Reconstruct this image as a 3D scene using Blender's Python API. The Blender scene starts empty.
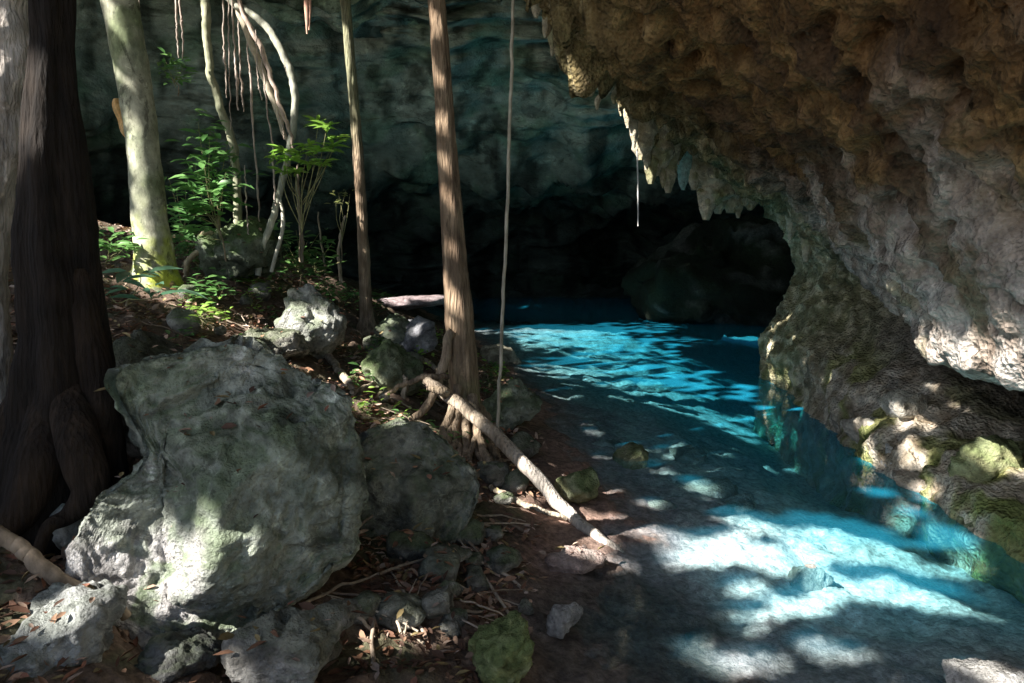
import bpy, bmesh, math, random
import numpy as np
from mathutils import Vector

random.seed(7)
rng = np.random.default_rng(7)
S = bpy.context.scene
COL = S.collection

# ------------------------------------------------------------------ camera model
FPX = 740.0
W2, H2 = 512.0, 341.5
PITCH = math.radians(8.1)
CAM = np.array([0.0, 0.0, 2.6])
FW = np.array([0, math.cos(PITCH), -math.sin(PITCH)])
UP = np.array([0, math.sin(PITCH), math.cos(PITCH)])
RT = np.array([1.0, 0, 0])

def ray(px, py):
    return FW + RT * ((px - W2) / FPX) + UP * ((H2 - py) / FPX)
def PY(px, py, y):
    d = ray(px, py); return CAM + d * (y / d[1])
def PZ(px, py, z):
    d = ray(px, py); return CAM + d * ((z - CAM[2]) / d[2])
def depth(p):
    return float(np.dot(np.asarray(p) - CAM, FW))
def px2m(p, n):
    return n * depth(p) / FPX

# ------------------------------------------------------------------ noise
def _h(ix, iy, iz, s):
    h = (ix * 374761393 + iy * 668265263 + iz * 2147483647 + s * 974634777) & 0xffffffff
    h = ((h ^ (h >> 13)) * 1274126177) & 0xffffffff
    h = ((h ^ (h >> 16)) * 2246822519) & 0xffffffff
    return h ^ (h >> 15)
def perlin(p, seed=0):
    p = np.asarray(p, float)
    i = np.floor(p).astype(np.int64); f = p - i
    u = f * f * f * (f * (f * 6 - 15) + 10)
    out = 0
    for dx in (0, 1):
        for dy in (0, 1):
            for dz in (0, 1):
                h = _h(i[..., 0] + dx, i[..., 1] + dy, i[..., 2] + dz, seed)
                gx = (h & 1023) / 511.5 - 1; gy = ((h >> 10) & 1023) / 511.5 - 1; gz = ((h >> 20) & 1023) / 511.5 - 1
                d = gx * (f[..., 0] - dx) + gy * (f[..., 1] - dy) + gz * (f[..., 2] - dz)
                w = (u[..., 0] if dx else 1 - u[..., 0]) * (u[..., 1] if dy else 1 - u[..., 1]) * (u[..., 2] if dz else 1 - u[..., 2])
                out = out + d * w
    return out * 1.3
def fbm(p, o=4, seed=0, lac=2.03, g=0.5):
    p = np.asarray(p, float); a = 1; s = 0
    for k in range(o):
        s = s + a * perlin(p, seed + k * 17); p = p * lac + 3.7; a *= g
    return s
def ridged(p, o=4, seed=0, lac=2.1, g=0.5):
    p = np.asarray(p, float); a = 1; s = 0
    for k in range(o):
        s = s + a * (1 - 2 * np.abs(perlin(p, seed + k * 13))); p = p * lac + 1.3; a *= g
    return s
def billow(p, o=4, seed=0, lac=2.1, g=0.5):
    return -ridged(p, o, seed, lac, g)
def sstep(a, b, x):
    t = np.clip((x - a) / (b - a), 0, 1); return t * t * (3 - 2 * t)
def mixc(a, b, t):
    t = np.asarray(t)[..., None]; return np.asarray(a) * (1 - t) + np.asarray(b) * t
def vnoise_c(p, *a, **k): return np.clip(0.5 + 0.7 * fbm(p, *a, **k), 0, 1)

# ------------------------------------------------------------------ materials
def vmat(name, rough=0.9, bumps=((6, 0.6), (25, 0.4)), bstr=0.6, bdist=0.05, contrast=0.5, nscale=9, spec=0.25,
         stretch=(1, 1, 1), trans=0.0, pits=0.0, patch=0.0):
    m = bpy.data.materials.new(name); m.use_nodes = True
    nt = m.node_tree; N = nt.nodes; L = nt.links
    b = N['Principled BSDF']; out = N['Material Output']
    at = N.new('ShaderNodeAttribute'); at.attribute_name = 'Col'
    tc = N.new('ShaderNodeTexCoord'); mp = N.new('ShaderNodeMapping'); mp.inputs['Scale'].default_value = stretch
    L.new(tc.outputs['Object'], mp.inputs['Vector'])
    n1 = N.new('ShaderNodeTexNoise'); n1.inputs['Scale'].default_value = nscale; n1.inputs['Detail'].default_value = 7
    n1.inputs['Roughness'].default_value = 0.68
    L.new(mp.outputs[0], n1.inputs['Vector'])
    mr = N.new('ShaderNodeMapRange'); mr.inputs['From Min'].default_value = 0.3; mr.inputs['From Max'].default_value = 0.7
    mr.inputs['To Min'].default_value = 1 - contrast; mr.inputs['To Max'].default_value = 1 + contrast
    L.new(n1.outputs['Fac'], mr.inputs['Value'])
    mul = N.new('ShaderNodeVectorMath'); mul.operation = 'SCALE'
    src = at.outputs['Color']
    L.new(src, mul.inputs[0]); L.new(mr.outputs[0], mul.inputs['Scale'])
    L.new(mul.outputs[0], b.inputs['Base Color'])
    if patch > 0:
        cur = mul.outputs[0]
        for sc, lo_, hi_, f_ in ((nscale * .35, .56, .60, .45), (nscale * .8, .58, .62, 1.55), (nscale * 2.2, .60, .66, .5)):
            pn = N.new('ShaderNodeTexNoise'); pn.inputs['Scale'].default_value = sc; pn.inputs['Detail'].default_value = 8; pn.inputs['Roughness'].default_value = .7
            pn.inputs['Distortion'].default_value = .6
            L.new(mp.outputs[0], pn.inputs['Vector'])
            pr = N.new('ShaderNodeMapRange'); pr.inputs['From Min'].default_value = lo_; pr.inputs['From Max'].default_value = hi_
            pr.inputs['To Min'].default_value = 1; pr.inputs['To Max'].default_value = 1 + (f_ - 1) * patch
            L.new(pn.outputs['Fac'], pr.inputs['Value'])
            sv = N.new('ShaderNodeVectorMath'); sv.operation = 'SCALE'; L.new(cur, sv.inputs[0]); L.new(pr.outputs[0], sv.inputs['Scale']); cur = sv.outputs[0]
        L.new(cur, b.inputs['Base Color'])
    b.inputs['Roughness'].default_value = rough; b.inputs['Specular IOR Level'].default_value = spec
    acc = None
    for sc, wt in bumps:
        n = N.new('ShaderNodeTexNoise'); n.inputs['Scale'].default_value = sc; n.inputs['Detail'].default_value = 6
        n.inputs['Roughness'].default_value = 0.65
        L.new(mp.outputs[0], n.inputs['Vector'])
        k = N.new('ShaderNodeMath'); k.operation = 'MULTIPLY_ADD'; L.new(n.outputs['Fac'], k.inputs[0]); k.inputs[1].default_value = wt
        if acc: L.new(acc.outputs[0], k.inputs[2])
        else: k.inputs[2].default_value = 0
        acc = k
    if pits > 0:
        v = N.new('ShaderNodeTexVoronoi'); v.inputs['Scale'].default_value = bumps[-1][0] * 0.8
        L.new(mp.outputs[0], v.inputs['Vector'])
        k = N.new('ShaderNodeMath'); k.operation = 'MULTIPLY_ADD'; L.new(v.outputs['Distance'], k.inputs[0]); k.inputs[1].default_value = pits
        L.new(acc.outputs[0], k.inputs[2]); acc = k
    if acc:
        bp = N.new('ShaderNodeBump'); bp.inputs['Strength'].default_value = bstr; bp.inputs['Distance'].default_value = bdist
        L.new(acc.outputs[0], bp.inputs['Height']); L.new(bp.outputs[0], b.inputs['Normal'])
    if trans > 0:
        t = N.new('ShaderNodeBsdfTranslucent'); L.new(mul.outputs[0], t.inputs['Color'])
        mx = N.new('ShaderNodeMixShader'); mx.inputs[0].default_value = trans
        L.new(b.outputs[0], mx.inputs[1]); L.new(t.outputs[0], mx.inputs[2]); L.new(mx.outputs[0], out.inputs['Surface'])
    return m

M_ROCK = vmat('limestone', bumps=((5, 0.8), (18, 0.6), (60, 0.35)), bstr=1.0, bdist=0.07, contrast=0.45, nscale=11, pits=0.15, patch=.8)
M_OVER = vmat('cave_limestone', bumps=((2.2, 1.0), (8, 0.7), (30, 0.3)), bstr=1.0, bdist=0.14, contrast=0.5, nscale=5, pits=0.45, patch=.8)
M_WALL = vmat('far_limestone', bumps=((1.0, 1.0), (4, 0.5)), bstr=0.8, bdist=0.2, contrast=0.4, nscale=1.6, stretch=(1, 1, 1.6), patch=.8)
M_GRND = vmat('forest_floor', bumps=((7, 0.7), (30, 0.6)), bstr=0.8, bdist=0.05, contrast=0.6, nscale=16, patch=.5)
M_BARK = vmat('bark', bumps=((16, 0.8), (50, 0.5)), bstr=1.0, bdist=0.035, contrast=0.55, nscale=14, stretch=(1, 1, 0.16), pits=.5, patch=.8)
M_SMTH = vmat('smooth_bark', bumps=((14, 0.6), (60, 0.4)), bstr=0.5, bdist=0.012, contrast=0.45, nscale=12, stretch=(1, 1, 0.6), patch=.9)
M_VINE = vmat('vine_bark', bumps=((30, 0.6),), bstr=0.5, bdist=0.01, contrast=0.4, nscale=22, stretch=(1, 1, 0.3))
M_LEAF = vmat('leaf', rough=0.42, bumps=(), contrast=0.25, nscale=20, spec=0.4, trans=0.45)
M_DEAD = vmat('dead_leaf', rough=0.75, bumps=((40, 0.5),), bstr=0.3, bdist=0.01, contrast=0.35, nscale=30, spec=0.2)
M_CANO = vmat('canopy_leaf', rough=0.6, bumps=(), contrast=0.2, nscale=3, spec=0.2, trans=0.2)

GAIN = 1.9      # the palette below is written for dull light; bring it to real albedos
# ------------------------------------------------------------------ mesh helpers
def link(name, V, F, mat, col=None, parent=None, smooth=True, origin=None):
    """V (n,3) world coords, F list of (k,3|4) int arrays."""
    V = np.asarray(V, float).reshape(-1, 3)
    o0 = np.asarray(origin if origin is not None else (0, 0, 0), float)
    me = bpy.data.meshes.new(name)
    me.vertices.add(len(V)); me.vertices.foreach_set('co', (V - o0).astype(np.float32).ravel())
    if not isinstance(F, list): F = [F]
    F = [np.asarray(f) for f in F if len(f)]
    nl = sum(f.size for f in F); npoly = sum(len(f) for f in F)
    me.loops.add(nl); me.polygons.add(npoly)
    me.loops.foreach_set('vertex_index', np.concatenate([f.ravel() for f in F]).astype(np.int32))
    tot = np.concatenate([np.full(len(f), f.shape[1]) for f in F])
    st = np.concatenate([[0], np.cumsum(tot)[:-1]])
    me.polygons.foreach_set('loop_start', st.astype(np.int32))
    me.update(calc_edges=True); me.validate()
    if smooth: me.polygons.foreach_set('use_smooth', np.ones(len(me.polygons), bool))
    if col is not None:
        c = np.ones((len(V), 4)); c[:, :3] = np.broadcast_to(np.asarray(col, float), (len(V), 3))
        if name not in ('leaf_sun_screen', 'water', 'crown'): c[:, :3] = .88 * (1 - np.exp(-c[:, :3] * GAIN / .88))
        a = me.color_attributes.new('Col', 'FLOAT_COLOR', 'POINT'); a.data.foreach_set('color', c.astype(np.float32).ravel())
    me.materials.append(mat)
    ob = bpy.data.objects.new(name, me); COL.objects.link(ob)
    ob.location = o0
    if parent is not None:
        ob.parent = parent
        ob.location = o0 - np.asarray(parent.matrix_basis.translation)
    return ob
def tag(o, label, cat, group=None, kind=None):
    if label: o['label'] = label
    if cat: o['category'] = cat
    if group: o['group'] = group
    if kind: o['kind'] = kind
    return o
def empty(name, loc, label, cat, group=None):
    o = bpy.data.objects.new(name, None); COL.objects.link(o); o.location = loc; o.empty_display_size = 0.1
    return tag(o, label, cat, group)
def gridF(m, n, cu=False, cv=False):
    i = np.arange(m if cu else m - 1); j = np.arange(n if cv else n - 1)
    I, J = np.meshgrid(i, j, indexing='ij'); I2 = (I + 1) % m; J2 = (J + 1) % n
    return np.stack([I * n + J, I2 * n + J, I2 * n + J2, I * n + J2], -1).reshape(-1, 4)
def gnorm(G):
    du = np.gradient(G, axis=0); dv = np.gradient(G, axis=1)
    n = np.cross(du, dv); return n / (np.linalg.norm(n, axis=-1, keepdims=True) + 1e-9)
_ico = {}
def ico(s):
    if s not in _ico:
        bm = bmesh.new(); bmesh.ops.create_icosphere(bm, subdivisions=s, radius=1.0)
        V = np.array([v.co[:] for v in bm.verts]); F = np.array([[v.index for v in f.verts] for f in bm.faces]); bm.free()
        _ico[s] = (V, F)
    return _ico[s]
def vnormals(V, F):
    n = np.cross(V[F[:, 1]] - V[F[:, 0]], V[F[:, 2]] - V[F[:, 0]])
    o = np.zeros_like(V)
    for k in range(3): np.add.at(o, F[:, k], n)
    return o / (np.linalg.norm(o, axis=1, keepdims=True) + 1e-12)

def catmull(P, n):
    P = np.asarray(P, float); k = len(P)
    if k == 2:
        t = np.linspace(0, 1, n)[:, None]; return P[0] * (1 - t) + P[1] * t
    Q = np.vstack([2 * P[0] - P[1], P, 2 * P[-1] - P[-2]])
    t = np.linspace(0, k - 1, n); i = np.minimum(t.astype(int), k - 2); f = (t - i)[:, None]
    a, b, c, d = Q[i], Q[i + 1], Q[i + 2], Q[i + 3]
    return 0.5 * (2 * b + (c - a) * f + (2 * a - 5 * b + 4 * c - d) * f**2 + (3 * b - a - 3 * c + d) * f**3)
def tubeG(path, rad, n=80, seg=14, seed=0, lump=0.08, lscale=3.0, flute=0.0, nf=5, wob=0.0):
    """tube around a smooth path; returns V,F,t"""
    C = catmull(path, n); r = catmull(np.asarray(rad, float)[:, None], n)[:, 0]
    r = np.maximum(r, 1e-4)
    if wob > 0:
        t0 = np.linspace(0, 1, n)
        for ax in range(3):
            C[:, ax] += wob * fbm(np.stack([t0 * n / 9, t0 * 0 + seed * 3.1, t0 * 0 + ax * 7.7], 1), 3, seed)
    T = np.gradient(C, axis=0); T /= np.linalg.norm(T, axis=1, keepdims=True) + 1e-9
    ref = np.array([0.13, 0.97, 0.2]) if abs(T[:, 1]).mean() < 0.7 else np.array([0.95, 0.1, 0.3])
    A = np.cross(T, ref); A /= np.linalg.norm(A, axis=1, keepdims=True); B = np.cross(T, A)
    th = np.linspace(0, 2 * np.pi, seg, endpoint=False)
    D = A[:, None, :] * np.cos(th)[None, :, None] + B[:, None, :] * np.sin(th)[None, :, None]
    base = C[:, None, :] + D * r[:, None, None]
    rr = np.broadcast_to(r[:, None], (n, seg)) * (1 + lump * fbm(base * lscale, 3, seed + 5) +
          flute * np.cos(nf * th + 2 * fbm(np.stack([np.linspace(0, 3, n), np.zeros(n), np.zeros(n) + seed], 1), 2, seed)[:, None])[...])
    G = C[:, None, :] + D * rr[..., None]
    V = G.reshape(-1, 3); F = gridF(n, seg, False, True)[:, ::-1]
    V = np.vstack([V, C[0], C[-1]])
    a = np.arange(seg); b = (a + 1) % seg
    F3 = np.vstack([np.stack([np.full(seg, n * seg), a, b], 1), np.stack([np.full(seg, n * seg + 1), (n - 1) * seg + b, (n - 1) * seg + a], 1)])
    return V, [F, F3]
def merge(parts):
    Vs, F4, F3, Cs, off = [], [], [], [], 0
    for V, F, c in parts:
        Vs.append(V); Cs.append(np.broadcast_to(np.asarray(c, float), (len(V), 3)))
        for f in (F if isinstance(F, list) else [F]):
            if len(f) == 0: continue
            (F4 if f.shape[1] == 4 else F3).append(np.asarray(f) + off)
        off += len(V)
    FF = []
    if F4: FF.append(np.vstack(F4))
    if F3: FF.append(np.vstack(F3))
    return np.vstack(Vs), FF, np.vstack(Cs)

def leavesG(P, D, Nn, Ln, Wd, fold=0.25, droop=0.15):
    """folded pointed leaves. arrays (k,3)"""
    k = len(P); D = D / (np.linalg.norm(D, axis=1, keepdims=True) + 1e-9)
    Sd = np.cross(D, Nn); Sd /= np.linalg.norm(Sd, axis=1, keepdims=True) + 1e-9
    U = np.cross(Sd, D)
    Ln = Ln[:, None]; Wd = Wd[:, None]
    def pt(a, s, h): return P + D * Ln * a + Sd * Wd * s + U * Ln * h
    q = [pt(0, 0, 0), pt(.3, -.42, fold * .25), pt(.3, 0, 0), pt(.3, .42, fold * .25), pt(.65, -.4, fold * .2 - droop * .3), pt(.65, 0, -droop * .4),
         pt(.65, .4, fold * .2 - droop * .3), pt(1, 0, -droop)]
    V = np.stack(q, 1).reshape(-1, 3)
    o = (np.arange(k) * 8)[:, None]
    F4 = np.vstack([o + np.array([1, 2, 5, 4]), o + np.array([2, 3, 6, 5])])
    F3 = np.vstack([o + np.array([0, 2, 1]), o + np.array([0, 3, 2]), o + np.array([4, 5, 7]), o + np.array([5, 6, 7])])
    return V, [F4, F3]
def rep(c, k): return np.repeat(c, k, axis=0)

# ------------------------------------------------------------------ terrain height field
ctl = []
def cz(px, py, z): p = PZ(px, py, z); ctl.append((p[0], p[1], z))
def cy(px, py, y): p = PY(px, py, y); ctl.append((p[0], p[1], p[2]))
def cw(x, y, z): ctl.append((x, y, z))
for a in [(432, 322), (452, 332), (480, 347), (515, 385), (540, 415), (575, 468), (598, 528), (560, 570), (545, 620), (540, 690)]: cz(*a, 0.0)
# bank
cz(367, 330, 0.85); cz(400, 322, 0.45); cy(158, 280, 9.6); cz(240, 322, 1.45); cz(300, 348, 1.1); cy(300, 290, 12.5); cy(250, 285, 12.5)
cy(335, 280, 14.5); cy(100, 275, 11); cz(465, 432, 0.3); cz(400, 420, 0.6); cz(430, 470, 0.35); cz(500, 500, 0.12); cz(360, 400, 0.8); cz(330, 380, .95)
cy(200, 655, 3.75); cy(290, 625, 3.75); cy(200, 683, 3.35); cy(300, 683, 3.35); cy(120, 683, 3.2); cy(150, 640, 3.7); cw(-1.3, 3.2, .18); cw(-1.6, 3.55, .22); cw(-1.0, 3.45, .18); cz(350, 600, 0.4); cz(450, 600, 0.26); cz(430, 675, 0.3); cz(500, 565, 0.15); cz(505, 640, 0.12); cz(410, 540, .32)
cy(40, 500, 4.4); cy(60, 620, 3.5); cy(120, 620, 3.7); cy(100, 400, 5.6); cz(490, 450, .18); cz(430, 360, .4); cz(400, 345, .55)
cw(-8, 6, 2.4); cw(-8, 12, 2.7); cw(-11, 20, 2.8); cw(-5.5, 19, 2.0); cw(-6, 26, 1.2); cw(0, 0, 0.45); cw(-3, 0, .9); cw(-1.2, 1.5, .5); cw(-8, -4, 1.8); cw(2.2, 0, -.1)
cw(3, -4, -.1); cw(0, -6, .6); cw(-3.2, 23, .25); cw(-4, 15, 1.6)
# pool floor (apparent depth)
for a in [(650, 430, -.2), (600, 480, -.1), (650, 520, -.07), (700, 470, -.28), (745, 487, -.38), (800, 450, -1.5), (765, 400, -1.7), (700, 340, -1.3),
          (625, 338, -.5), (545, 331, -.2), (585, 334, -.25), (560, 350, -.4), (600, 380, -.55), (500, 326, -.18), (680, 390, -.8), (640, 560, -.09), (620, 640, -.1), (595, 600, -.05),
          (740, 560, -.11), (780, 555, -.13), (850, 600, -.27), (860, 530, -1.1), (960, 600, -.5), (800, 640, -.16), (720, 660, -.08), (900, 660, -.26), (1005, 672, -.06),
          (930, 520, -1.2), (1000, 560, -1.0), (780, 520, -.3), (800, 575, -.26), (570, 440, -.1), (545, 372, -.25), (640, 470, -.15)]: cz(*a)
cw(2, 25, -1.8); cw(8, 24, -2.2); cw(8, 14, -1.9); cw(6.5, 6, -1.2); cw(5, 2, -.5); cw(6, 10, -1.7); cw(10, 2, -.5); cw(-1, 29, -1.2)
ctl = np.array(ctl)
def _k(r): return r
def _fit():
    x = ctl[:, :2]; n = len(x)
    A = _k(np.linalg.norm(x[:, None] - x[None], axis=2)) - 0.03 * np.eye(n)
    Pm = np.hstack([np.ones((n, 1)), x]); M = np.block([[A, Pm], [Pm.T, np.zeros((3, 3))]])
    return np.linalg.solve(M, np.concatenate([ctl[:, 2], np.zeros(3)]))
_w = _fit()
def h0(x, y):
    x = np.asarray(x, float); sh = x.shape; q = np.stack([x.ravel(), np.asarray(y, float).ravel()], 1); out = np.empty(len(q))
    for i in range(0, len(q), 20000):
        b = q[i:i + 20000]; r = _k(np.linalg.norm(b[:, None] - ctl[None, :, :2], axis=2))
        out[i:i + 20000] = r @ _w[:-3] + _w[-3] + b @ _w[-2:]
    return np.clip(out, -3, 4).reshape(sh)
def hgt(x, y):
    z = h0(x, y); p = np.stack([x, y, np.zeros_like(x)], -1)
    land = sstep(-.05, .25, z); deep = sstep(-.1, -.5, z)
    n = fbm(p * 1.1, 3, 3) * 0.13 * (0.25 + land) + ridged(p * 2.6, 4, 21) * 0.035 * (0.35 + land) + fbm(p * 9, 3, 40) * 0.016
    shal = sstep(.05, -.03, z) * sstep(-.7, -.3, z); n += shal * (ridged(p * 1.5, 5, 80, g=.6) * .045 - .035 - .07 * np.maximum(0, perlin(p * 2.3, 83) - .15))
    n += deep * (ridged(p * 0.9, 4, 61) * 0.10)
    return z + n
def ground_hit(px, py):
    d = ray(px, py); t = np.linspace(1.5, 32, 1600)
    q = CAM + d[None] * t[:, None]; g = hgt(q[:, 0], q[:, 1]); k = np.argmax(q[:, 2] < g)
    if not (q[:, 2] < g).any():
        k = np.argmin(np.where(t < 14.5, q[:, 2] - g, 99)); q[k, 2] = g[k]
    return q[k].copy()

def polar(nr, angs):
    r = 0.25 * (60 / 0.25) ** np.linspace(0, 1, nr)
    R, A = np.meshgrid(r, angs, indexing='ij'); return R * np.sin(A), R * np.cos(A)
angs = np.concatenate([np.radians(np.linspace(-180, -62, 60, endpoint=False)), np.radians(np.linspace(-62, 62, 620)), np.radians(np.linspace(62, 180, 60)[1:])])
GX, GY = polar(560, angs)
GZ = hgt(GX, GY)
GP = np.stack([GX, GY, GZ], -1)
pz0 = np.stack([GX, GY, np.zeros_like(GX)], -1)
n1 = vnoise_c(pz0 * 1.7, 4, 90); n2 = vnoise_c(pz0 * 5, 4, 91)
soil = mixc((.060, .044, .034), (.13, .085, .06), n2); soil = mixc(soil, (.05, .065, .032), sstep(.5, .75, n1) * .6)
wet = mixc((.30, .17, .125), (.16, .11, .09), n1)
n3 = np.clip(.5 + .5 * ridged(pz0 * 2.6, 5, 95, g=.6) * .7, 0, 1); sand = mixc((.55, .52, .47), (.80, .79, .75), n1); sand = mixc(sand, (.16, .17, .15), sstep(.55, .8, n2) * .6); sand = mixc(sand, (.12, .12, .11), sstep(.42, .2, n3) * .5)
stony = mixc((.42, .31, .30), (.24, .18, .19), n2); stony = mixc(stony, (.045, .036, .034), sstep(.6, .28, n3) * .75)
c = mixc(soil, wet, sstep(.16, .03, GZ)); c = mixc(c, stony, sstep(.02, -.06, GZ)); c = mixc(c, sand, sstep(-.06, -.2, GZ + .12 * (n1 - .5)))
pd = PZ(625, 640, 0); e = ((GX - pd[0]) / .75) ** 2 + ((GY - pd[1]) / 1.1) ** 2
c = mixc(c, mixc((.045, .038, .033), (.13, .11, .095), n2), sstep(1.5, .5, e + .8 * (n1 - .5)))  # foreground shallows darkened in the colour for their shadow and moss
lowr = PZ(880, 655, 0); c = mixc(c, mixc(stony, (.10, .10, .09), n1 * .6), .85 * sstep(1.2, .6, ((GX - lowr[0]) / 1.0) ** 2 + ((GY - lowr[1]) / .5) ** 2 + .7 * (n1 - .5)))
c = mixc(c, mixc((.8, .79, .76), (1.3, 1.28, 1.25), n1), .94 * sstep(1.25, .6, ((GX - PZ(800, 555, 0)[0]) / .9) ** 2 + ((GY - PZ(800, 560, 0)[1]) / .8) ** 2 + .7 * (n2 - .5)))  # pool floor whitened in the colour where the sun patch lies
ground = link('ground', GP, gridF(*GX.shape)[:, ::-1], M_GRND, c.reshape(-1, 3)); tag(ground, None, None, kind='structure')

# ------------------------------------------------------------------ rocks
C_GREY = ((.16, .17, .15), (.36, .365, .32)); C_MOSS = (.065, .10, .035)
def rock_col(V, N, seed, base=C_GREY, moss=0.5, sc=1.0):
    a = vnoise_c(V * 2.2 * sc, 5, seed); b = vnoise_c(V * 7 * sc, 4, seed + 9)
    c = mixc(base[0], base[1], a); c = c * (0.72 + .5 * b)[:, None]; c = mixc(c, np.minimum(c * 1.7 + .05, .6), sstep(.55, .72, vnoise_c(V * 2.9 * sc, 5, seed + 41)) * .7)
    mo = sstep(.35, .7, vnoise_c(V * 1.6 * sc, 4, seed + 3) * .7 + .45 * np.clip(N[:, 2], -1, 1)) * moss
    c = mixc(c, C_MOSS, mo)
    c = mixc(c, c * .35, sstep(.62, .85, vnoise_c(V * 3.7 * sc, 4, seed + 23)) * .8)
    return c
def shape_rock(V, F, O, size, seed, cuts=(), ncut=9, rough=1.0, view=None):
    r = np.random.default_rng(seed)
    for n, d in cuts:
        n = np.asarray(n, float); n /= np.linalg.norm(n); s = (V - O) @ n - d * size + size * (.06 * fbm((V - O) / size * 1.6, 3, seed + int(d * 100)))
        if view is not None:
            mv = s / max(.2, -(n @ view)); room = np.maximum(0, .10 * size - (V - O) @ view)     # facets never slip behind the rim
            mv = np.where(s > 0, np.minimum(mv, room), 0); V = V + view * mv[:, None]; continue
        V = np.where((s > 0)[:, None], V - n * (s * .92)[:, None], V)
    for k in range(ncut):
        n = r.normal(size=3); n /= np.linalg.norm(n); s = (V - O) @ n; d = s.max() * r.uniform(.5, .86); s = s - d
        V = np.where((s > 0)[:, None], V - n * (s * .9)[:, None], V)
    N = vnormals(V, F)
    q = V / size
    wq = q + .25 * np.stack([fbm(q * 1.3, 3, seed + 31), fbm(q * 1.3 + 9, 3, seed + 32), fbm(q * 1.3 + 19, 3, seed + 33)], 1)
    disp = .10 * fbm(wq * 1.5, 5, seed) + .06 * (ridged(wq * 2.0, 6, seed + 7, g=.58) - .6) - .05 * np.abs(fbm(wq * 5, 5, seed + 11)) - .16 * np.maximum(0, perlin(wq * 4.2, seed + 14) - .28) - .10 * np.maximum(0, perlin(wq * 9, seed + 15) - .25)
    V = V + N * (disp * size * rough)[:, None]
    return V, vnormals(V, F)
def outline_rock(name, poly, y, thick, seed, cuts=(), ncut=6, sub=5, base=C_GREY, moss=.5, label='', cat='boulder', group=None, fat=.75, rough=1.0, sun_crust=False):
    poly = np.array(poly, float); cxy = np.array([(poly[:, 0].min() + poly[:, 0].max()) / 2, (poly[:, 1].min() + poly[:, 1].max()) / 2])
    O = PY(cxy[0], cxy[1], y); f = O - CAM; f /= np.linalg.norm(f); r = np.cross(f, [0, 0, 1]); r /= np.linalg.norm(r); u = np.cross(r, f)
    m = depth(O) / FPX
    q = np.vstack([poly, poly[:1]]); d = np.concatenate([np.linspace(q[i], q[i + 1], 12, endpoint=False) for i in range(len(poly))]) - cxy
    an = np.arctan2(-d[:, 1], d[:, 0]); rr = np.hypot(d[:, 0], d[:, 1]); o = np.argsort(an); an = an[o]; rr = rr[o]
    V, F = ico(sub)
    a, b, cc = V[:, 0], V[:, 1], V[:, 2]
    ga = np.linspace(-np.pi, np.pi, 360, endpoint=False); gr = np.interp(ga, an, rr, period=2 * np.pi); kk = np.exp(-.5 * (np.arange(-9, 10) / 2.6) ** 2); kk /= kk.sum()
    gr = np.convolve(np.concatenate([gr[-9:], gr, gr[:9]]), kk, 'valid')
    R = np.interp(np.arctan2(b, a), ga, gr, period=2 * np.pi) * m
    ph = np.arctan2(b, a); rho = np.hypot(a, b) ** fat
    X = O + r[None] * (np.cos(ph) * rho * R)[:, None] + u[None] * (np.sin(ph) * rho * R)[:, None] + -f[None] * (np.sign(cc) * np.abs(cc) ** .8 * thick)[:, None]
    size = (rr.mean() * m); X = O + (X - O) * 1.07
    X, N = shape_rock(X, F, O, size, seed, cuts, ncut, rough, f)
    bz = np.array([O[0], O[1], X[:, 2].min()]); rc = rock_col(X, N, seed, base, moss, .6 / max(size, .15))
    if sun_crust: rc = mixc(rc, mixc((.36, .33, .32), (.72, .68, .66), vnoise_c(X * 9, 4, seed + 5)), .9 * sstep(.05, -.35, ((X - O) @ r) / size + .25 * fbm(X * 3, 4, seed + 2)) * sstep(.0, -.3, (X - O)[:, 2] / size + .25 * fbm(X * 3.3, 4, seed + 4)) * sstep(.3, .5, vnoise_c(X * 6, 4, seed + 6)))  # pale crust, whitened in the colour to strengthen the sun patch
    ob = link(name, X, F, M_ROCK, rc, origin=bz)
    return tag(ob, label, cat, group)
def rock_at(name, px, py, w, h, seed, sub=4, base=C_GREY, moss=.5, label='', cat='rock', group=None, y=None, sink=.15, dz=0, top=None, deepf=.9, ncut=9):
    """px,py = centre of the rock in the photo; sits on the ground under its lower edge"""
    if y is None: g = ground_hit(px, py + h * .42); y = g[1]
    O = PY(px, py, y); O[2] += dz
    m = depth(O) / FPX; sx, sz = w * m / 2, h * m / 2
    V, F = ico(sub); r = np.random.default_rng(seed)
    X = V * np.array([sx, max(sx, sz) * deepf, sz]); a = r.uniform(-.4, .4)
    X = np.stack([X[:, 0] * math.cos(a) - X[:, 1] * math.sin(a), X[:, 0] * math.sin(a) + X[:, 1] * math.cos(a), X[:, 2]], 1) * 1.1 + O + np.array([0, sx * .5, 0])
    X, N = shape_rock(X, F, O, (sx + sz) / 2, seed, (), ncut + 4, 1.5)
    if top is not None: X[:, 2] += top - X[:, 2].max()
    bz = np.array([O[0], O[1], X[:, 2].min()])
    return tag(link(name, X, F, M_ROCK, rock_col(X, N, seed, base, moss, .5 / max(sx, .08)), origin=bz), label, cat, group)

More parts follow.
